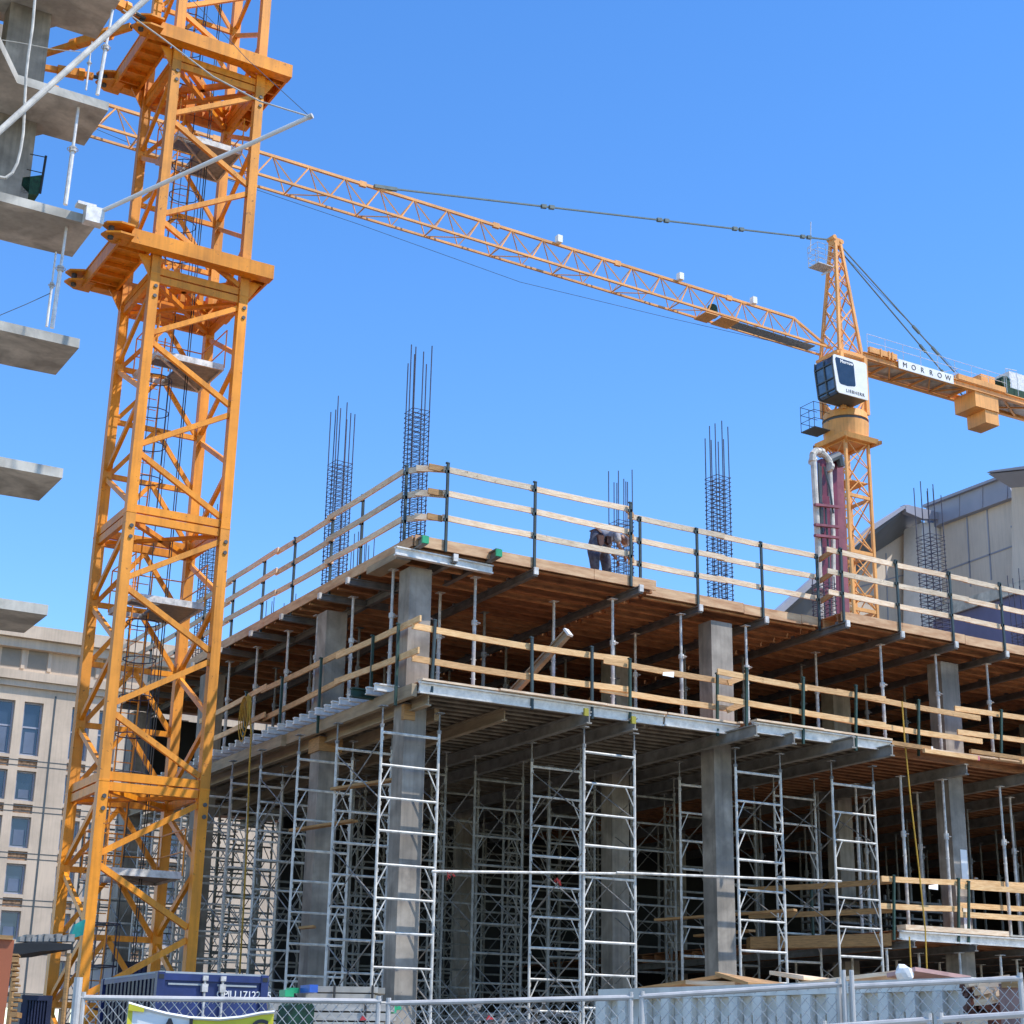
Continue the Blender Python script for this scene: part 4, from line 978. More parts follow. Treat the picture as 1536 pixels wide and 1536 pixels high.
# pendants
def pend(p, q, knots, r, nm='pendant_bar'):
    m = MB(); p, q = V(p), V(q); m.bar(p, q, r, r)
    for f_ in knots:
        c_ = p.lerp(q, f_); d_ = (q-p).normalized(); m.bar(c_-d_*.45, c_-d_*.1, r*2.3, r*2.6); m.bar(c_+d_*.1, c_+d_*.45, r*2.3, r*2.6)
    m.build(nm, TEAL, t)
A0 = (52.3, 44.35, 54.45); J0 = (20.4, 44.35, 48.38)
pend(J0, A0, [(30.36-20.4)/31.9, (38.73-20.4)/31.9, (44.64-20.4)/31.9, (50.3-20.4)/31.9], .085)
m = MB(); m.bar((19.1, 44.3, 48.14), (20.5, 44.35, 48.38), .16, .2); m.build('pendant_anchor', TEAL, t)
for yy, xe, ze in ((43.45, 62.2, 46.9), (45.4, 65.1, 46.3)):
    m = MB(); p = V((53.15, 44.2 if yy < 44 else 44.5, 54.2)); q = V((xe, yy, ze)); m.bar(p, q, .07)
    for f_ in (.66, .83): c_ = p.lerp(q, f_); d_ = (q-p).normalized(); m.bar(c_-d_*.35, c_+d_*.35, .15)
    m.build('counter_jib_pendant', TEAL, t)
m = MB(); m.tube((53.15, 44.4, 54.0), (65.8, 44.8, 46.6), .018, 4)
pts = [ony(px, py, 44.9) for px, py in ((100, 175), (250, 238), (392, 287), (540, 337), (780, 423), (1000, 476), (1180, 517), (1228, 527))]
m.path(pts, .016, 4); m.build('hoist_rope', DGREY, t)
# counter jib
ya, yb_ = 43.4, 45.4
m = MB()
for yy in (ya, yb_): m.ibeam((53.9, yy, 46.1), (72, yy, 46.15), .28, .46, .06)
x = 54.4; k = 0
while x < 63.5:
    m.bar((x, ya, 46), (x, yb_, 46), .12); m.bar((x, ya, 46) if k % 2 else (x, yb_, 46), (x+1.8, yb_, 46) if k % 2 else (x+1.8, ya, 46), .1); x += 1.8; k += 1
m.bar((66.6, ya, 46), (70, yb_, 46), .12); m.bar((70, ya, 46), (66.6, yb_, 46), .12)
m.build('counter_jib_beam', ORANGE2, t)
m = MB(); m.box(54.2, 63.6, ya+.16, yb_-.16, 46.16, 46.2); m.box(66.4, 71.5, ya+.16, yb_-.16, 46.16, 46.2); m.build('counter_jib_deck', CONCL, t)
m = MB(); m.box(54.3, 56.7, ya-.25, ya+.0, 46.36, 46.75)
for x_ in (55.2, 56.2, 55.9): m.box(x_, x_+.12, ya-.3, ya-.25, 46.2, 46.8)
m.build('ballast_bracket', ORANGE2, t); MB().box(62.3, 66.8, ya-.2, ya+.25, 46.36, 46.75).build('ballast_bracket', ORANGE2, t)
m = MB(); m.box(56.8, 61.75, ya-.24, ya-.18, 45.82, 46.48); m.build('sign_panel', WHITE, t)
for k, ch in enumerate('MORROW'): text_mesh('letter', ch, .52, INK, facing_minus_y((57.35+k*.78, ya-.25, 46.14)), t, .006)
m = MB()
for dz in (.62, 1.15): m.tube((54.2, ya-.15, 46.5+dz), (66.9, ya-.15, 46.5+dz), .022, 4); m.tube((54.2, yb_+.15, 46.5+dz), (66.9, yb_+.15, 46.5+dz), .022, 4)
x = 54.2
while x < 67: m.tube((x, ya-.15, 46.4), (x, ya-.15, 47.65), .028, 4); m.tube((x, yb_+.15, 46.4), (x, yb_+.15, 47.65), .028, 4); x += 1.57
for dz in (.3, .6): m.tube((62.3, ya-.15, 46.5+dz), (62.3, yb_, 46.9+dz), .022, 4)
m.build('walkway_railing', ALU, t)
for bb in ((63.9, 66.1, ya-.05, yb_-.1, 44.8, 46.0), (64.85, 66.12, ya+.05, yb_-.25, 43.85, 44.79), (64.9, 66.2, ya+.2, yb_-.3, 46.4, 47.5)): MB().box(*bb).build('counterweight', ORANGE2, t)
m = MB(); m.box(67.6, 71.5, ya+.1, yb_-.3, 47.0, 48.3); m.build('winch_housing', ALU, t)
m = MB(); m.box(66.9, 72, ya+.0, yb_-.2, 46.45, 46.99); m.tube((67.2, ya+.1, 47.4), (67.2, yb_-.5, 47.4), .45, 10); m.build('winch_frame', DGREEN, t)
m = MB()
for x_ in (66.9, 68): 
    m.tube((x_, ya-.2, 46.4), (x_, ya-.2, 48.2), .03, 4)
m.tube((66.9, ya-.2, 48.2), (68, ya-.2, 48.3), .03, 4); m.build('winch_guard', ALU, t)

# ================================================================== BACKGROUND BUILDING, LEFT (beige stone office)
t = thing('office_building', 'beige stone office building with dark windows and brick panels behind the near crane', 'building', (0, 85, 0))
OB = t; YO = 85
def OP(px, py): return ony(px, py, YO)
base = OP(20, 1050)
zc = OP(120, 957).z; Hrow = [OP(62, 1053).z, OP(62, 1135).z]
x_l, x_r = OP(-260, 900).x, 62
ztop = OP(60, 952).z
# facade grid derived in metres
wz = [(OP(20, 1050).z, OP(20, 1131).z), (OP(14, 1154).z, OP(14, 1199).z), (OP(9, 1223).z, OP(9, 1270).z), (OP(4, 1294).z, OP(4, 1340).z), (OP(0, 1365).z, OP(0, 1408).z)]
dz_ = wz[3][0]-wz[4][0]
for k in range(1, 4): wz.append((wz[4][0]-dz_*k, wz[4][1]-dz_*k))
wR0, wR1 = OP(32, 1100).x, OP(61, 1100).x; wL1 = OP(18, 1100).x; ww = wR1-wR0; gap = wR0-wL1
pair = 2*ww+gap; nxt = OP(105, 1100).x; pitch = nxt-(wL1-ww)
xs = []
for k in range(-4, 9):
    for o_ in (wL1-ww, wR0): xs.append(o_+k*pitch)
xs = [x for x in xs if x_l < x < min(24, x_r-ww-1)]
m = MB(); cuts = sorted(set([x_l, x_r]+[x for x in xs]+[x+ww for x in xs]))
zcuts = sorted(set([0, ztop-.0]+[a for a, b in wz if a < ztop]+[b for a, b in wz]))
zcuts = [z for z in zcuts if z >= 0]
def inwin(xm, zm): return any(x < xm < x+ww for x in xs) and any(b < zm < a for a, b in wz)
def inbrick(xm, zm): return any(x < xm < x+ww for x in xs) and any(wz[i+1][0] < zm < wz[i][1] for i in range(len(wz)-1))
bricks = []
for a, b in zip(cuts, cuts[1:]):
    for c_, d_ in zip(zcuts, zcuts[1:]):
        xm, zm = (a+b)/2, (c_+d_)/2
        if inwin(xm, zm): continue
        if inbrick(xm, zm):
            q = (d_-c_)*.22; m.box(a, b, YO, YO+.6, c_, c_+q); m.box(a, b, YO, YO+.6, d_-q, d_); bricks.append((a, b, c_+q, d_-q))
        else: m.box(a, b, YO, YO+.6, c_, d_)
m.box(x_l, x_r, YO+.6, YO+20, ztop-.5, ztop-.1); m.box(x_l, x_l+.5, YO+.6, YO+20, 0, ztop-.6)
m.build('stone_wall', STONE, t)
for a, b, c_, d_ in bricks:
    if a < 24: MB().box(a, b, YO+.12, YO+.5, c_, d_).build('brick_panel', BRICK, t)
m = MB()
cz = OP(60, 952).z; m.box(x_l, x_r, YO-.9, YO-.0, cz-.55, cz+.35); m.box(x_l, x_r, YO-.55, YO-.0, cz-1.2, cz-.56)
s2 = OP(60, 1019).z; m.box(x_l, x_r, YO-.45, YO-.0, s2-.25, s2+.35); m.box(x_l, x_r, YO-.25, YO, s2-.7, s2-.26)
for i in range(1, 6):
    zz = wz[i-1][1]-.05; 
m.build('cornice', STONE, t)
m = MB()
for zz in [wz[i][1]-.35 for i in range(6)]+[wz[i+1][0]+.35 for i in range(6)]: m.box(x_l, x_r, YO-.015, YO-.004, zz-.03, zz+.03)
for k in range(-4, 9):
    for o_ in (wR1+gap*.9+.2, ): m.box(o_+k*pitch-.06, o_+k*pitch+.06, YO-.03, YO-.018, 0, wz[0][0]+.6)
m.build('wall_joint', DGREY, t)
for k in range(-4, 4):
    for o_ in (wL1-ww, wR0-.1):
        m = MB(); x_ = o_+k*pitch; m.box(x_-.25, x_+ww+.35, YO-.06, YO-.01, OP(40, 972).z-.0, OP(40, 972).z+.3)
        m.box(x_+ww+.05, x_+ww+.3, YO-.10, YO-.011, OP(40, 1004).z, OP(40, 972).z-.001)
        m.build('attic_panel_frame', STONE, t)
for k in range(-4, 4):
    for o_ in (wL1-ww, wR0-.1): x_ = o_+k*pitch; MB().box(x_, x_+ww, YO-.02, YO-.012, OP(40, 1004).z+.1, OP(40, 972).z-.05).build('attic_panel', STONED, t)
for x_ in xs:
    if x_ > 24: continue
    for i, (a, b) in enumerate(wz[:6]):
        f = MB(); z0, z1 = b, a
        for bb in ((x_, x_+.12, z0, z1), (x_+ww-.12, x_+ww, z0, z1), (x_+.12, x_+ww-.12, z1-.12, z1), (x_+.12, x_+ww-.12, z0, z0+.12)): f.box(bb[0], bb[1], YO+.3, YO+.42, bb[2], bb[3])
        if i == 0: f.box(x_+.12, x_+ww-.12, YO+.3, YO+.42, z0+(z1-z0)*.52, z0+(z1-z0)*.55)
        w = f.build('window', MGREY, t)
        MB().box(x_+.12, x_+ww-.12, YO+.36, YO+.38, z0+.12, z1-.12).build('pane', GLASS, w)
        bl = random.uniform(.35, .6); MB().box(x_+.3, x_+ww-.25, YO+.33, YO+.35, z0+.2, z0+(z1-z0)*bl).build('blind', BLIND, w)

# ================================================================== BACKGROUND BUILDING, RIGHT (gabled, grey and beige)
XW = 74.0; YG = 60.0
t = thing('gabled_building', 'pale panelled building with a grey gable and stepped roof behind the deck at right', 'building', (XW, YG, 0))
def wy_(px, py, d=0): p = ony(px, py, YG-d); return p
def wx_(px, py, d=0): p = onx(px, py, XW-d); return p
# wall facing -X (long panelled wall rising to the right)
m = MB(); m.poly([wx_(1412, 1040), wx_(1412, 786), wx_(1519, 744), wx_(1560, 728), wx_(1560, 1040)], (1.5, 0, 0)); m.build('long_wall', BEIGE, t)
m = MB(); m.poly([wx_(1392, 795, .5), wx_(1389, 760, .5), wx_(1508, 713, .5), wx_(1520, 745, .5), wx_(1412, 785, .5)], (1.9, 0, 0)); m.build('grey_parapet', MGREY, t)
m = MB(); m.poly([wx_(1384, 761, .8), wx_(1384, 757, .8), wx_(1508, 710, .8), wx_(1508, 714, .8)], (.3, 0, 0)); m.build('parapet_coping', MGREY, t)
m = MB()
for px, y0_, y1_ in ((1438, 741, 775), (1473, 727, 761), (1510, 714, 748)): a_ = wx_(px, y0_, .53); b_ = wx_(px, y1_, .53); m.bar(a_, b_, .05, .12)
for (a_, b_) in (((1412, 858), (1522, 818)), ((1516, 790), (1540, 785)), ((1450, 772), (1456, 880)), ((1480, 760), (1487, 870)), ((1420, 930), (1536, 890))): m.bar(wx_(*a_, .03), wx_(*b_, .03), .04, .12)
m.build('panel_joint', MGREY, t)
# corner tower with overhanging roof
m = MB(); m.poly([wx_(1520, 990, 2), wx_(1517, 726, 2), wx_(1580, 705, 2), wx_(1580, 990, 2)], (1.9, 0, 0)); m.build('corner_tower', BEIGE, t)
m = MB(); m.poly([wx_(1480, 709, 4), wx_(1486, 706, 4), wx_(1600, 690, 4), wx_(1600, 697, 4)], (8, 0, 0)); m.poly([wx_(1482, 711, 3.9), wx_(1600, 699, 3.9), wx_(1600, 726, 1.9), wx_(1518, 733, 1.9)], (4, 0, 0)); m.build('overhanging_roof', MGREY, t)
# gable part facing -Y, with thick raking eave
m = MB(); m.poly([wy_(1195, 1000), wy_(1300, 838), wy_(1383, 783), wy_(1384, 1040), wy_(1195, 1040)], (0, 1.5, 0)); m.build('gable_wall', BEIGE, t)
m = MB(); m.poly([wy_(1120, 962, 3), wy_(1128, 948, 3), wy_(1306, 790, 3), wy_(1357, 758, 3), wy_(1360, 761, 3), wy_(1308, 797, 3), wy_(1134, 956, 3)], (0, .5, 0)); m.build('eave_top', MGREY, t)
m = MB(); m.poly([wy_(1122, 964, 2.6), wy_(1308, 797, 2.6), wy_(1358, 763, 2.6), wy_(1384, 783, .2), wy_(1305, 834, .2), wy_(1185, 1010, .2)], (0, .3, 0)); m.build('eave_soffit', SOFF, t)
m = MB(); m.poly([wy_(1357, 757, 3), wy_(1362, 757, 3), wy_(1414, 770, 3), wy_(1414, 779, 3), wy_(1384, 778, 3), wy_(1360, 768, 3)], (0, .5, 0)); m.build('gable_cap', MGREY, t)
m = MB(); m.poly([wy_(1383, 1040, 2.5), wy_(1383, 784, 2.5), wy_(1412, 784, 2.5), wy_(1415, 1040, 2.5)], (0, 2, 0)); m.build('white_pilaster', WHITE, t)
m = MB(); m.bar(wy_(1329, 830, .03), wy_(1334, 990, .03), .1, .04); m.bar(wy_(1290, 880, .04), wy_(1384, 855, .04), .04, .1); m.build('panel_joint', MGREY, t)
m = MB(); m.poly([wx_(1400, 925, 6), wx_(1530, 880, 6), wx_(1560, 880, 6), wx_(1560, 1010, 6), wx_(1400, 1010, 6)], (2, 0, 0)); m.build('lower_roof', PURP, t)
m = MB(); m.poly([wx_(1400, 912, 6.3), wx_(1540, 868, 6.3), wx_(1540, 884, 6.3), wx_(1400, 930, 6.3)], (.2, 0, 0)); m.build('lower_roof_band', CONCL, t)
MB().box(XW+1.5, XW+26, YG-25, YG+.5, 0, 44).build('rear_block', BEIGE, t)

# ================================================================== SITE YARD: container, boxes, lumber, dumpster, fence
def contain():
    a = atd(237, 1457, 29.0); b = atd(412, 1462, 29.0)
    y0 = a.y; x0 = a.x; w = (b-a).length*1.03; zt = a.z; h = 2.55; z0 = zt-h; L_ = 3.0
    t = thing('shipping_container', 'blue shipping container with white lettering and two lock rods behind the fence', 'container', (x0, y0, z0))
    m = MB(); m.box(x0+.06, x0+w-.06, y0+.05, y0+.09, z0+.14, zt-.13); m.build('door_panel', BLUE, t)
    m = MB()
    n = 26
    for k in range(n):
        ya = y0+.2+(L_-.4)*k/n; yb2 = ya+(L_-.4)/n
        dx = .04 if k % 2 else 0
        m.box(x0+.01+dx, x0+.05+dx, ya, yb2, z0+.12, zt-.1); m.box(x0+w-.05-dx, x0+w-.01-dx, ya, yb2, z0+.12, zt-.1)
    m.box(x0+.02, x0+w-.02, y0+L_-.1, y0+L_-.06, z0+.1, zt-.1); m.build('side_panel', NAVY, t)
    m = MB()
    for xx in (x0, x0+w-.13):
        for yy in (y0, y0+L_-.13): m.box(xx, xx+.13, yy, yy+.13, z0, zt)
    for yy in (y0+.01, y0+L_-.11):
        m.box(x0+.13, x0+w-.13, yy, yy+.1, zt-.13, zt-.02); m.box(x0+.13, x0+w-.13, yy, yy+.1, z0, z0+.14)
    for xx in (x0+.01, x0+w-.09): m.box(xx, xx+.08, y0+.13, y0+L_-.13, zt-.1, zt-.02); m.box(xx, xx+.08, y0+.13, y0+L_-.13, z0, z0+.12)
    m.build('corner_frame', BLUE, t)
    m = MB()
    for xx in (x0+.02, x0+w-.11):
        m.box(xx+.0, xx+.09, y0-.006, y0-.001, zt-.11, zt-.04)
    m.build('casting_hole', BLACK, t)
    MB().box(x0+.03, x0+w-.03, y0+.03, y0+L_-.03, zt-.02, zt+.012).build('roof', CTOP, t)
    m = MB(); m.box(x0+.2, x0+w*.46, y0+.03, y0+.048, zt-.20, zt-.17); m.box(x0+w*.54, x0+w-.2, y0+.03, y0+.048, zt-.20, zt-.17); m.build('door_strip', CTOP, t)
    for xx in (x0+w*.42, x0+w*.58):
        m = MB(); m.tube((xx, y0-.0, z0+.1), (xx, y0-.0, zt-.06), .022, 8)
        m.box(xx-.05, xx+.05, y0-.03, y0+.045, zt-.30, zt-.17); m.box(xx-.045, xx+.045, y0-.035, y0+.045, zt-.12, zt-.04); m.build('lock_rod', STEEL, t)
    text_mesh('container_lettering', 'CPIU 171226 5', .17, WHITE, facing_minus_y((x0+w*.79, y0+.040, zt-.33)), t, .006, .92)
    return x0, y0, zt, z0
cx0, cy0_, czt, cz0 = contain()
MB_ = MB(); MB_.box(cx0-.1, cx0+2.6, cy0_-.1, cy0_+3.1, G-.2, cz0-.004)
tag(MB_.build('timber_cribbing', BEAMW), 'timber cribbing under the blue container', 'cribbing')
# tall dark corrugated boxes behind the mast foot
def cbox(label, a, w, L_, h, z0, faces=NAVY):
    x0, y0 = a; t = thing('storage_box', label, 'storage box', (x0, y0, z0))
    m = MB(); n = 14
    for k in range(n):
        xa_ = x0+.1+(w-.2)*k/n; m.box(xa_, xa_+(w-.2)/n, y0+(.05 if k % 2 else .0), y0+.1, z0+.1, z0+h-.1)
    m.box(x0+.05, x0+.1, y0+.1, y0+L_-.1, z0+.1, z0+h-.1); m.box(x0+w-.1, x0+w-.05, y0+.1, y0+L_-.1, z0+.1, z0+h-.1); m.build('corrugated_panel', faces, t)
    m = MB(); m.box(x0, x0+w, y0-.02, y0+L_, z0, z0+.1); m.box(x0, x0+w, y0-.02, y0+L_, z0+h-.1, z0+h)
    for xx in (x0, x0+w-.1): m.box(xx, xx+.1, y0-.02, y0+.1, z0+.1, z0+h-.1)
    m.build('frame', NAVY, t)
p = atd(30, 1520, 36); q = atd(78, 1520, 36)
cbox('dark navy corrugated box under the sagging black canopy at far left', (p.x, p.y), (q-p).length, 1.2, 2.35, G)
p = atd(172, 1500, 42); q = atd(232, 1500, 42)
cbox('dark blue storage box seen between the mast legs', (p.x, p.y), (q-p).length, 3, atd(200, 1442, 42).z-G, G, BLUE)
p = atd(17, 1432, 35.5); q = atd(90, 1426, 35.5)
t = thing('canopy_shelter', 'sagging black canopy roof with debris on top at the far left', 'canopy', (p.x, p.y, G))
m = MB(); m.poly([p, atd(24, 1415, 35.5), atd(60, 1412, 35.5), atd(108, 1416, 35.5), atd(110, 1424, 35.5), atd(60, 1427, 35.5), atd(22, 1433, 35.5)], (0, 3, 0)); m.build('canopy_roof', BLACK, t)
m = MB()
for px in (24, 104): a_ = atd(px, 1430, 35.6); m.tube((a_.x, a_.y, G), a_, .05, 6)
m.build('canopy_leg', PINED, t)
m = MB()
for k in range(9):
    c_ = atd(30+k*9, 1412, 36); m.box(c_.x, c_.x+random.uniform(.1, .3), c_.y, c_.y+.3, c_.z, c_.z+random.uniform(.05, .16))
m.build('roof_debris', BRACE, t)
p = atd(104, 1409, 37); tag(MB().poly([p, p+V((.1, 0, .3)), p+V((.3, 0, .42)), p+V((.28, 0, .1))], (0, .2, 0)).build('tarp', mat('turquoise_tarp', (.02, .4, .33), .6)), 'small turquoise tarp between the mast legs', 'tarp')
a_ = atd(-30, 1408, 22); b_ = atd(19, 1411, 22)
t = thing('hoarding', 'rust red hoarding panel at the lower left corner', 'hoarding', tuple(a_))
MB().bar((a_.x, a_.y, G/2+a_.z/2), (b_.x, b_.y, G/2+b_.z/2), .05, a_.z-G).build('panel', RUST, t)
MB().bar((a_.x, a_.y, a_.z+.03), (b_.x, b_.y, b_.z+.03), .12, .05).build('top_rail', PINED, t)
# stacks of things at the mast foot
t = thing('timber_stack', 'jumbled stack of timber formwork beside the hoarding', 'timber stack', tuple(atd(24, 1500, 33)))
m = MB()
for k in range(14):
    c_ = atd(24, 1432+k*7.5, 33); m.bar(c_+V((random.uniform(-.05, .02), 0, 0)), c_+V((random.uniform(.08, .2), random.uniform(.3, .9), 0)), .12, random.choice([.03, .05, .09]))
m.build('board', PINED, t)

# lumber bundles
def bundle(lb, px0, px1, pyt, pyb, dist, mt, n=3):
    a = atd(px0, pyt, dist); b = atd(px1, pyt+2, dist); c = atd(px0, pyb, dist)
    t = thing('lumber_bundle', lb, 'lumber', tuple(c)); d_ = (b-a); d_.z = 0; L_ = d_.length; d_.normalize(); nrm = V((-d_.y, d_.x, 0)); h = (a.z-c.z)/n
    for k in range(n):
        z = c.z+h*(k+.5); off = random.uniform(-.12, .12)
        for r_ in range(4):
            e = random.uniform(-.06, .06)
            P_ = V((a.x, a.y, z))+d_*(off+e)+nrm*(.11+r_*.22); MB().bar(P_, P_+d_*(L_-.1), .205, h*.82).build('timber', mt, t)
    m = MB()
    for f_ in (.28, .78):
        P_ = V((a.x, a.y, 0))+d_*L_*f_-nrm*.02
        m.bar(P_+V((0, 0, c.z)), P_+V((0, 0, a.z+.01)), .03, .012)
    m.build('strap', BLACK, t)
    return t
bt = bundle('strapped bundle of pale lumber behind the fence left of the corner column', 470, 584, 1478, 1500, 24, CONCL, 2)
bundle('lower pile of pale lumber seen through the fence mesh', 400, 590, 1502, 1545, 23.6, mat('pale_lumber', (.62, .55, .46), .7, noise=.1, scale=4, stretch=(.5, .5, 5)), 3)
a_ = atd(464, 1478, 23.7); MB().box(a_.x, a_.x+.12, a_.y-.02, a_.y+.3, a_.z-.09, a_.z+.01).build('blue_end_cap', mat('blue_plastic', (.03, .12, .5), .5), bt)
for px, py, lb in ((436, 1487, 'small green clamp at the top of the green tarp'), (590, 1512, 'green plastic end showing past the lumber bundle')):
    a_ = atd(px, py, 23.9); t = MB(); t.box(a_.x-.08, a_.x+.05, a_.y, a_.y+.2, a_.z-.07, a_.z+.02); t.box(a_.x-.0, a_.x+.14, a_.y+.03, a_.y+.16, a_.z-.02, a_.z+.05); tag(t.build('green_clamp', GREEN), lb, 'clamp')
a_ = atd(450, 1520, 23.2); m = MB()
pr = [(px, py) for px, py in ((434, 1560), (432, 1530), (436, 1508), (446, 1500), (466, 1499), (472, 1512), (470, 1535), (474, 1560))]
m.poly([atd(px, py, 23.2) for px, py in pr], (0, .4, 0)); tag(m.build('bag', DGREEN), 'dark green bag slumped behind the fence mesh', 'bag')
# generic rubble behind middle fence
t = thing('debris_pile', 'heap of torn timber and wire behind the middle fence panel', 'debris', tuple(atd(800, 1540, 19)))
m = MB()
for k in range(70):
    c_ = atd(random.uniform(690, 850), random.uniform(1508, 1560), random.uniform(18.5, 21)); d_ = V((random.uniform(-1, 1), random.uniform(-1, 1), random.uniform(-.4, .4)))*random.uniform(.15, .4); m.bar(c_-d_*.5, c_+d_*.5, random.uniform(.012, .04), .02)
sc_ = m.build('scrap', GREYST, t); sc_['kind'] = 'stuff'
for px, py in ((730, 1530), (938, 1530), (540, 1531)):
    c_ = atd(px, py, 18.6); MB().poly([c_, c_+V((.03, 0, .05)), c_+V((.08, -.02, .01))], (0, .02, 0)).build('red_scrap', RED, t)

# dumpster
def dumpster():
    pts = [(848, 1490), (957, 1480), (1100, 1475), (1270, 1470), (1362, 1467), (1448, 1464)]
    A = atd(905, 1484, 16.6); B_ = onz(1450, 1466, A.z)
    # solve a straight, level top edge from A to B
    d_ = (B_-A); d_.z = 0; L_ = d_.length; d_.normalize(); nrm = V((-d_.y, d_.x, 0)); zt = A.z; H_ = zt-.05
    t = thing('dumpster', 'long grey ribbed dumpster heaped with boards behind the fence', 'dumpster', (A.x, A.y, 0))
    Wd = 1.7
    def P_(s, n_, z): return A+d_*s+nrm*n_-V((0, 0, A.z-z))
    m = MB(); m.bar(P_(.0, .08, H_/2), P_(L_, .08, H_/2), .05, H_-.1); m.bar(P_(.0, Wd, H_/2), P_(L_, Wd, H_/2), .05, H_-.1)
    m.bar(P_(0, .1, H_/2), P_(0, Wd, H_/2), .05, H_-.1); m.bar(P_(L_, .1, H_/2), P_(L_, Wd, H_/2), .05, H_-.1); m.bar(P_(0, Wd/2, .3), P_(L_, Wd/2, .3), Wd-.1, .05); m.build('side_wall', DUMP, t)
    m = MB()
    for n_ in (.05, Wd+.03): m.bar(P_(-.05, n_, zt-.05), P_(L_+.05, n_, zt-.05), .13, .10)
    m.bar(P_(-.0, .05, zt-.05), P_(0, Wd, zt-.05), .1, .09); m.bar(P_(L_, .05, zt-.05), P_(L_, Wd, zt-.05), .1, .09)
    m.build('top_rail', DUMP, t)
    n = 15; m = MB(); mp = MB()
    for k in range(n+1):
        s = L_*k/n; m.bar(P_(s, .0, .15), P_(s, .0, zt-.105), .12, .09, up=tuple(nrm)) if k in (0, n) else m.bar(P_(s, .0, .15), P_(s, .0, zt-.105), .09, .09, up=tuple(nrm))
        if k < n: mp.bar(P_(s+.09, .03, zt-.31), P_(s+L_/n-.09, .03, zt-.31), .06, .10)
        if k < n: mp.bar(P_(s+.07, .045, zt-.90), P_(s+L_/n-.07, .045, zt-.90), .02, .9)
    m.build('rib', DUMP, t); mp.build('panel_stiffener', DUMP, t)
    ang = math.atan2(d_.y, d_.x)
    for tx, dz, sz in (('AFM CO USA', .50, .095), ('714 1200', .61, .07)):
        text_mesh('dumpster_lettering', tx, sz, INK, Matrix.Translation(P_(L_*.415, .018, zt-dz)) @ Matrix.Rotation(ang, 4, 'Z') @ Matrix.Rotation(math.pi/2, 4, 'X'), t, .002, 1, .004)
    return t, P_, L_, zt
dt, DP, DL, DZ_ = dumpster()
rb = random.Random(3)
blabs = [(.02, .26, .0, .10, PINED, 'brown sheet of plywood sloping on the left end of the dumpster load'), (.17, .30, .05, .03, PINE, 'pale split board lying low on the dumpster load'), (.26, .34, .12, .02, PINED, 'brown board edge in the middle of the dumpster load'),
         (.42, .50, .11, .06, PINE, 'pale board tilted up on the dumpster load'), (.50, .76, .0, .08, PINE, 'long pale board lying along the dumpster rim'), (.74, .80, .05, .10, mat('pinkish_board', (.6, .35, .3), .7), 'small pinkish board at the right of the long pale board')]
for s0, s1, e0, e1, mm, lb in blabs:
    p = DP(DL*s0, .45, DZ_+e0); q = DP(DL*s1, .55, DZ_+e1); p2x = DP(DL*s1+.1, 1.4, DZ_+e1*.6); p3x = DP(DL*s0+.1, 1.4, DZ_+e0*.4)
    tag(MB().poly([p, q, p2x, p3x], (0, 0, .035)).build('board', mm), lb, 'board')
p = DP(DL*.78, .5, DZ_+.08); import bmesh
bm = bmesh.new(); bmesh.ops.create_icosphere(bm, subdivisions=2, radius=.08)
for v in bm.verts: v.co *= rb.uniform(.75, 1.2); v.co += p
me = bpy.data.meshes.new('plastic_bag'); bm.to_mesh(me); bm.free(); me.materials.append(WHITE); o = bpy.data.objects.new('plastic_bag', me); COL.objects.link(o); tag(o, 'crumpled white plastic bag on the dumpster load', 'bag')
# brown bin and timber pile at the right edge
p = atd(1498, 1476, 13.6); q = atd(1640, 1466, 13.6)
t = thing('brown_bin', 'brown stained bin at the right edge behind the fence', 'bin', (p.x, p.y, 0))
d_ = (q-p).normalized(); m = MB(); m.bar(V((p.x, p.y, p.z/2)), V((q.x, q.y, p.z/2)), .08, p.z); m.build('bin_side', BROWNP, t); m = MB(); m.bar(V((p.x, p.y-.03, p.z)), V((q.x, q.y-.03, p.z)), .1, .06)
m.build('bin_rim', PINED, t); m = MB()
for k in range(9):
    c_ = p+d_*(.25+k*.17); m.bar(V((c_.x, c_.y-.06, .2)), V((c_.x, c_.y-.06, p.z-.3)), .07, .04)
m.build('bin_rib', BROWNP, t)
t = thing('timber_stack', 'stack of pale cut timbers between the dumpster and the brown bin', 'timber stack', tuple(atd(1475, 1536, 13.8)))
m = MB()
for a2_, b2_ in (((1450, 1476), (1512, 1468)), ((1462, 1479), (1508, 1474)), ((1466, 1488), (1500, 1482)), ((1482, 1490), (1496, 1489)), ((1471, 1503), (1488, 1499)), ((1478, 1496), (1494, 1492)), ((1458, 1534), (1466, 1534))): m.bar(atd(*a2_, 13.75), atd(*b2_, 13.8), .2, .05)
m.build('timber', PINE, t)
m = MB()
for k in range(120):
    c_ = atd(rb.uniform(1454, 1500), rb.uniform(1474, 1560), rb.uniform(13.85, 14.3)); m.bar(c_, c_+V((rb.uniform(-.05, .2), rb.uniform(-.1, .2), rb.uniform(-.05, .06))), .07, .05)
m.build('timber_offcut', mat('red_brown_scrap', (.22, .08, .05), .8, noise=.2), t)

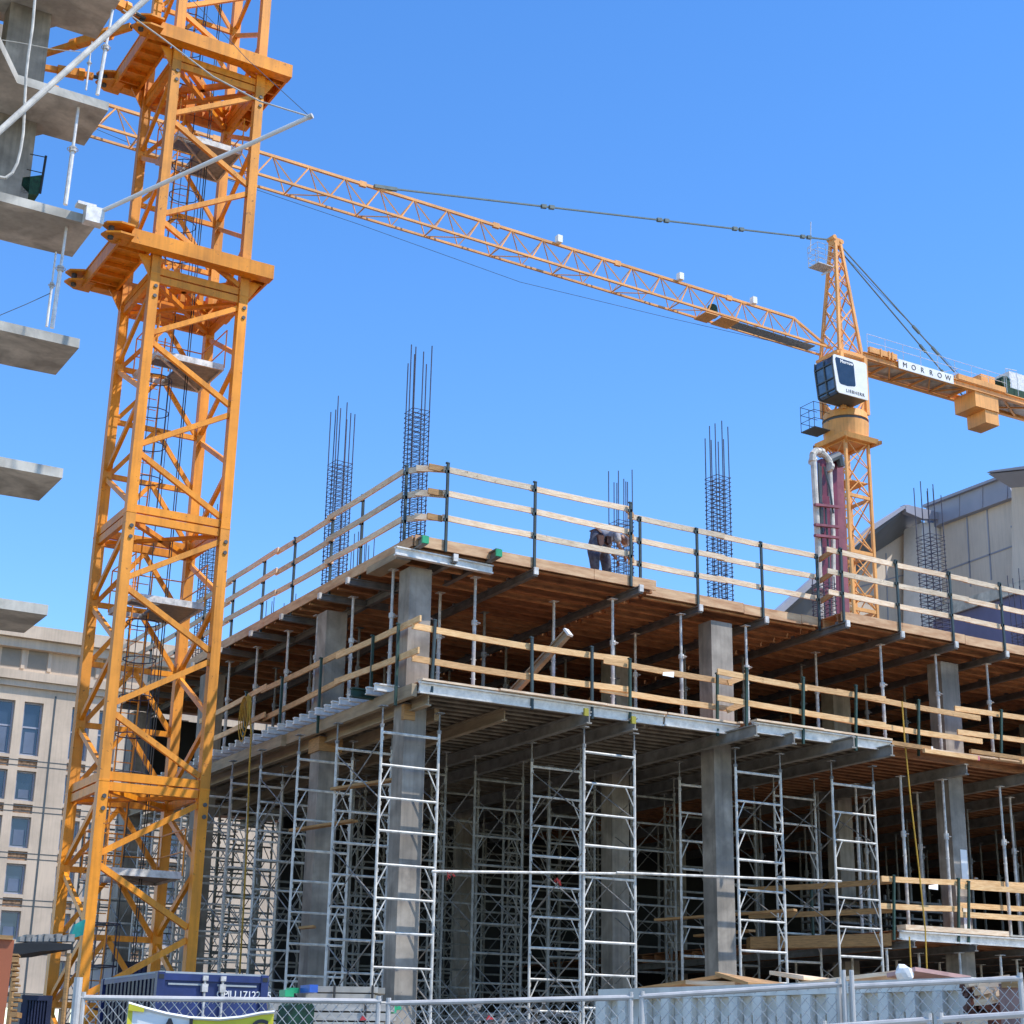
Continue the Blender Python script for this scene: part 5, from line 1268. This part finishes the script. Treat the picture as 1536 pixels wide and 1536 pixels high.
# chain link fence
FENCE = mat('galvanised_wire', (.60, .56, .51), .5, .1, noise=.08, scale=8)
def fence_panel(lb, a, b, zt0, zt1, mesh=True, group='temporary chain link fence panels', zbot=.15):
    a = V(a); b = V(b); t = thing('chain_link_fence', lb, 'fence', (a.x, a.y, 0), group)
    A = V((a.x, a.y, 0)); B2 = V((b.x, b.y, 0)); d_ = B2-A; W = d_.length; d_.normalize()
    zt0 -= .03; zt1 -= .03
    Z = lambda s: zt0+(zt1-zt0)*s/W
    m = MB(); m.tube(A+V((0, 0, zt0)), B2+V((0, 0, zt1)), .020, 8); m.build('top_rail', FENCE, t)
    for s in (0.02, W-.02):
        m = MB(); m.tube(A+d_*s, A+d_*s+V((0, 0, Z(s)+.04)), .019, 8); m.build('post', FENCE, t)
    m = MB(); m.tube(A+V((0, 0, zbot)), B2+V((0, 0, zbot)), .02, 6); m.build('bottom_rail', FENCE, t)
    if mesh:
        m = MB(); pch = .078; r = .0032; nrm = V((-d_.y, d_.x, 0))*.004; Hh = min(zt0, zt1)-zbot; k = -int(Hh/pch)-1
        sl = 1.15   # diamond slope
        s = -Hh/sl
        while s < W:
            for sg in (1, -1):
                # line s -> s+H/sl
                s0, z0, s1, z1 = (s, 0, s+Hh/sl, Hh) if sg == 1 else (s+Hh/sl, 0, s, Hh)
                lo, hi = (s0, z0), (s1, z1)
                def clip(p, q):
                    (x0, z0), (x1, z1) = p, q
                    if x0 < 0: f = (0-x0)/(x1-x0) if x1 != x0 else 0; z0 = z0+(z1-z0)*f; x0 = 0
                    if x0 > W: f = (W-x0)/(x1-x0) if x1 != x0 else 0; z0 = z0+(z1-z0)*f; x0 = W
                    return (x0, z0)
                if (s0 < 0 and s1 < 0) or (s0 > W and s1 > W): continue
                p = clip(lo, hi); q = clip(hi, lo)
                m.tube(A+d_*p[0]+nrm*sg+V((0, 0, zbot+p[1])), A+d_*q[0]+nrm*sg+V((0, 0, zbot+q[1])), r, 3)
            s += pch
        # twisted selvedge along the top
        s = 0
        while s < W-.04: m.tube(A+d_*s+V((0, 0, Z(s)-.03)), A+d_*(s+.035)+V((0, 0, Z(s)+.012)), r, 3); s += pch
        m.build('wire_mesh', FENCE, t)
    return t
D1 = 13.0
P1, P2 = atd(121, 1490, D1), atd(572, 1496, D1); P3, P4 = atd(579, 1499, D1), atd(950, 1490, D1); P5, P6 = atd(959, 1489, D1), atd(1262, 1470, D1); P7, P8 = atd(1272, 1474, D1), atd(1534, 1461, D1)
fence_panel('chain link fence panel at left in front of the blue container, banner tied on it', P1, P2, P1.z, P2.z)
fence_panel('chain link fence panel in front of the corner column', P3, P4, P3.z, P4.z)
fence_panel('chain link fence panel over the left half of the dumpster', P5, P6, P5.z, P6.z)
fence_panel('chain link fence panel over the right half of the dumpster', P7, P8, P7.z, P8.z)
for px, lr in ((1265, 'left'), (1277, 'right')): a_ = atd(px, 1455, D1-.05); tag(MB().tube((a_.x, a_.y, 0), a_, .017, 8).build('fence_post', FENCE), '%s one of the two taller posts where the dumpster fence panels meet' % lr, 'post')
a_ = atd(118, 1466, D1-.02); tag(MB().tube((a_.x, a_.y, 0), a_, .03, 10).build('fence_post', FENCE), 'grey end post of the fence in front of the mast leg', 'post')
F1, F2 = atd(1230, 1534, 10.6), atd(1398, 1522, 10.6); F3, F4 = atd(1405, 1522, 10.6), atd(1620, 1508, 10.6)
fence_panel('nearer low fence panel without visible mesh, left of the joint', F1, F2, F1.z, F2.z, mesh=False)
fence_panel('nearer low fence panel without visible mesh, at the right edge', F3, F4, F3.z, F4.z, mesh=False)

# banner
t = thing('banner', 'yellow and white vinyl banner sagging on the chain link fence', 'banner', tuple(atd(192, 1505, D1-.08)))
top = [(192, 1505), (215, 1512), (250, 1521), (285, 1527), (327, 1529), (360, 1526), (390, 1520), (411, 1518)]
def BP(px, py, dd=0): return atd(px, py, D1-.08-dd)
m = MB()
tp2 = [BP(px, py) for px, py in top]; bt2 = [V((p.x, p.y, p.z-.75)) for p in tp2]
n = len(tp2)
mw = MB(); my = MB()
for k in range(n-1):
    tgt = mw if k < 3 else my
    tgt._add([tp2[k], tp2[k+1], bt2[k+1], bt2[k]], [(0, 1, 2, 3)])
mw.build('white_field', WHITE, t); my.build('yellow_field', YELLOW, t)
m = MB(); e = V((0, -.012, 0)); 
m.path([p+e for p in tp2], .012, 4); m.build('top_hem', WHITE, t)
m = MB(); m._add([tp2[0]+e, tp2[0]+V((.05, 0, -.01))+e, bt2[0]+V((.05, 0, 0))+e, bt2[0]+e], [(0, 1, 2, 3)]); m._add([tp2[0]+e*2, tp2[1]+e*2, tp2[1]+e*2+V((0, 0, -.03)), tp2[0]+e*2+V((0, 0, -.05))], [(0, 1, 2, 3)]); m.build('yellow_border', YELLOW, t)
a_ = BP(322, 1545, .03); d_ = (BP(400, 1541)-BP(250, 1541)); ang = math.atan2(d_.y, d_.x)
text_mesh('banner_lettering', 'Adams C', .19, INK, Matrix.Translation(a_) @ Matrix.Rotation(ang, 4, 'Z') @ Matrix.Rotation(math.pi/2, 4, 'X'), t, .001, 1.1, .004)

# ================================================================== sky, sun, camera
w = bpy.data.worlds.new('World'); S.world = w; w.use_nodes = True; nt = w.node_tree
bg = nt.nodes['Background']; sk = nt.nodes.new('ShaderNodeTexSky'); sk.sky_type = 'NISHITA'; sk.sun_disc = False
EL, AZ = math.radians(58), math.radians(43.5)      # AZ measured from -Y towards +X
sdir = V((math.sin(AZ)*math.cos(EL), -math.cos(AZ)*math.cos(EL), math.sin(EL)))
sk.sun_elevation = EL; sk.sun_rotation = math.atan2(sdir.x, sdir.y)
sk.air_density = 1.0; sk.dust_density = 0.0; sk.ozone_density = 3.0; sk.altitude = 0
hs = nt.nodes.new('ShaderNodeHueSaturation'); hs.inputs['Saturation'].default_value = 1.26; hs.inputs['Value'].default_value = 1.86; hs.inputs['Hue'].default_value = .506
nt.links.new(sk.outputs[0], hs.inputs['Color']); nt.links.new(hs.outputs[0], bg.inputs['Color']); bg.inputs['Strength'].default_value = .15
sun = bpy.data.lights.new('sun', 'SUN'); sun.energy = 5.0; sun.angle = math.radians(.53); sun.color = (1, .965, .91)
so = bpy.data.objects.new('sun', sun); COL.objects.link(so); so.rotation_euler = (-sdir).to_track_quat('-Z', 'Y').to_euler()
cam = bpy.data.cameras.new('camera'); co = bpy.data.objects.new('camera', cam); COL.objects.link(co)
cam.sensor_width = 36; cam.lens = FPX/1536*36; cam.shift_x = -(CX-768)/1536; cam.clip_end = 3000; cam.clip_start = .1
co.matrix_world = Matrix(((RGT.x, UPV.x, -FWD.x, CAM.x), (RGT.y, UPV.y, -FWD.y, CAM.y), (RGT.z, UPV.z, -FWD.z, CAM.z), (0, 0, 0, 1)))
S.camera = co
S.view_settings.view_transform = 'Standard'; S.view_settings.look = 'None'; S.view_settings.exposure = 0
S.cycles.max_bounces = 5; S.cycles.use_denoising = True
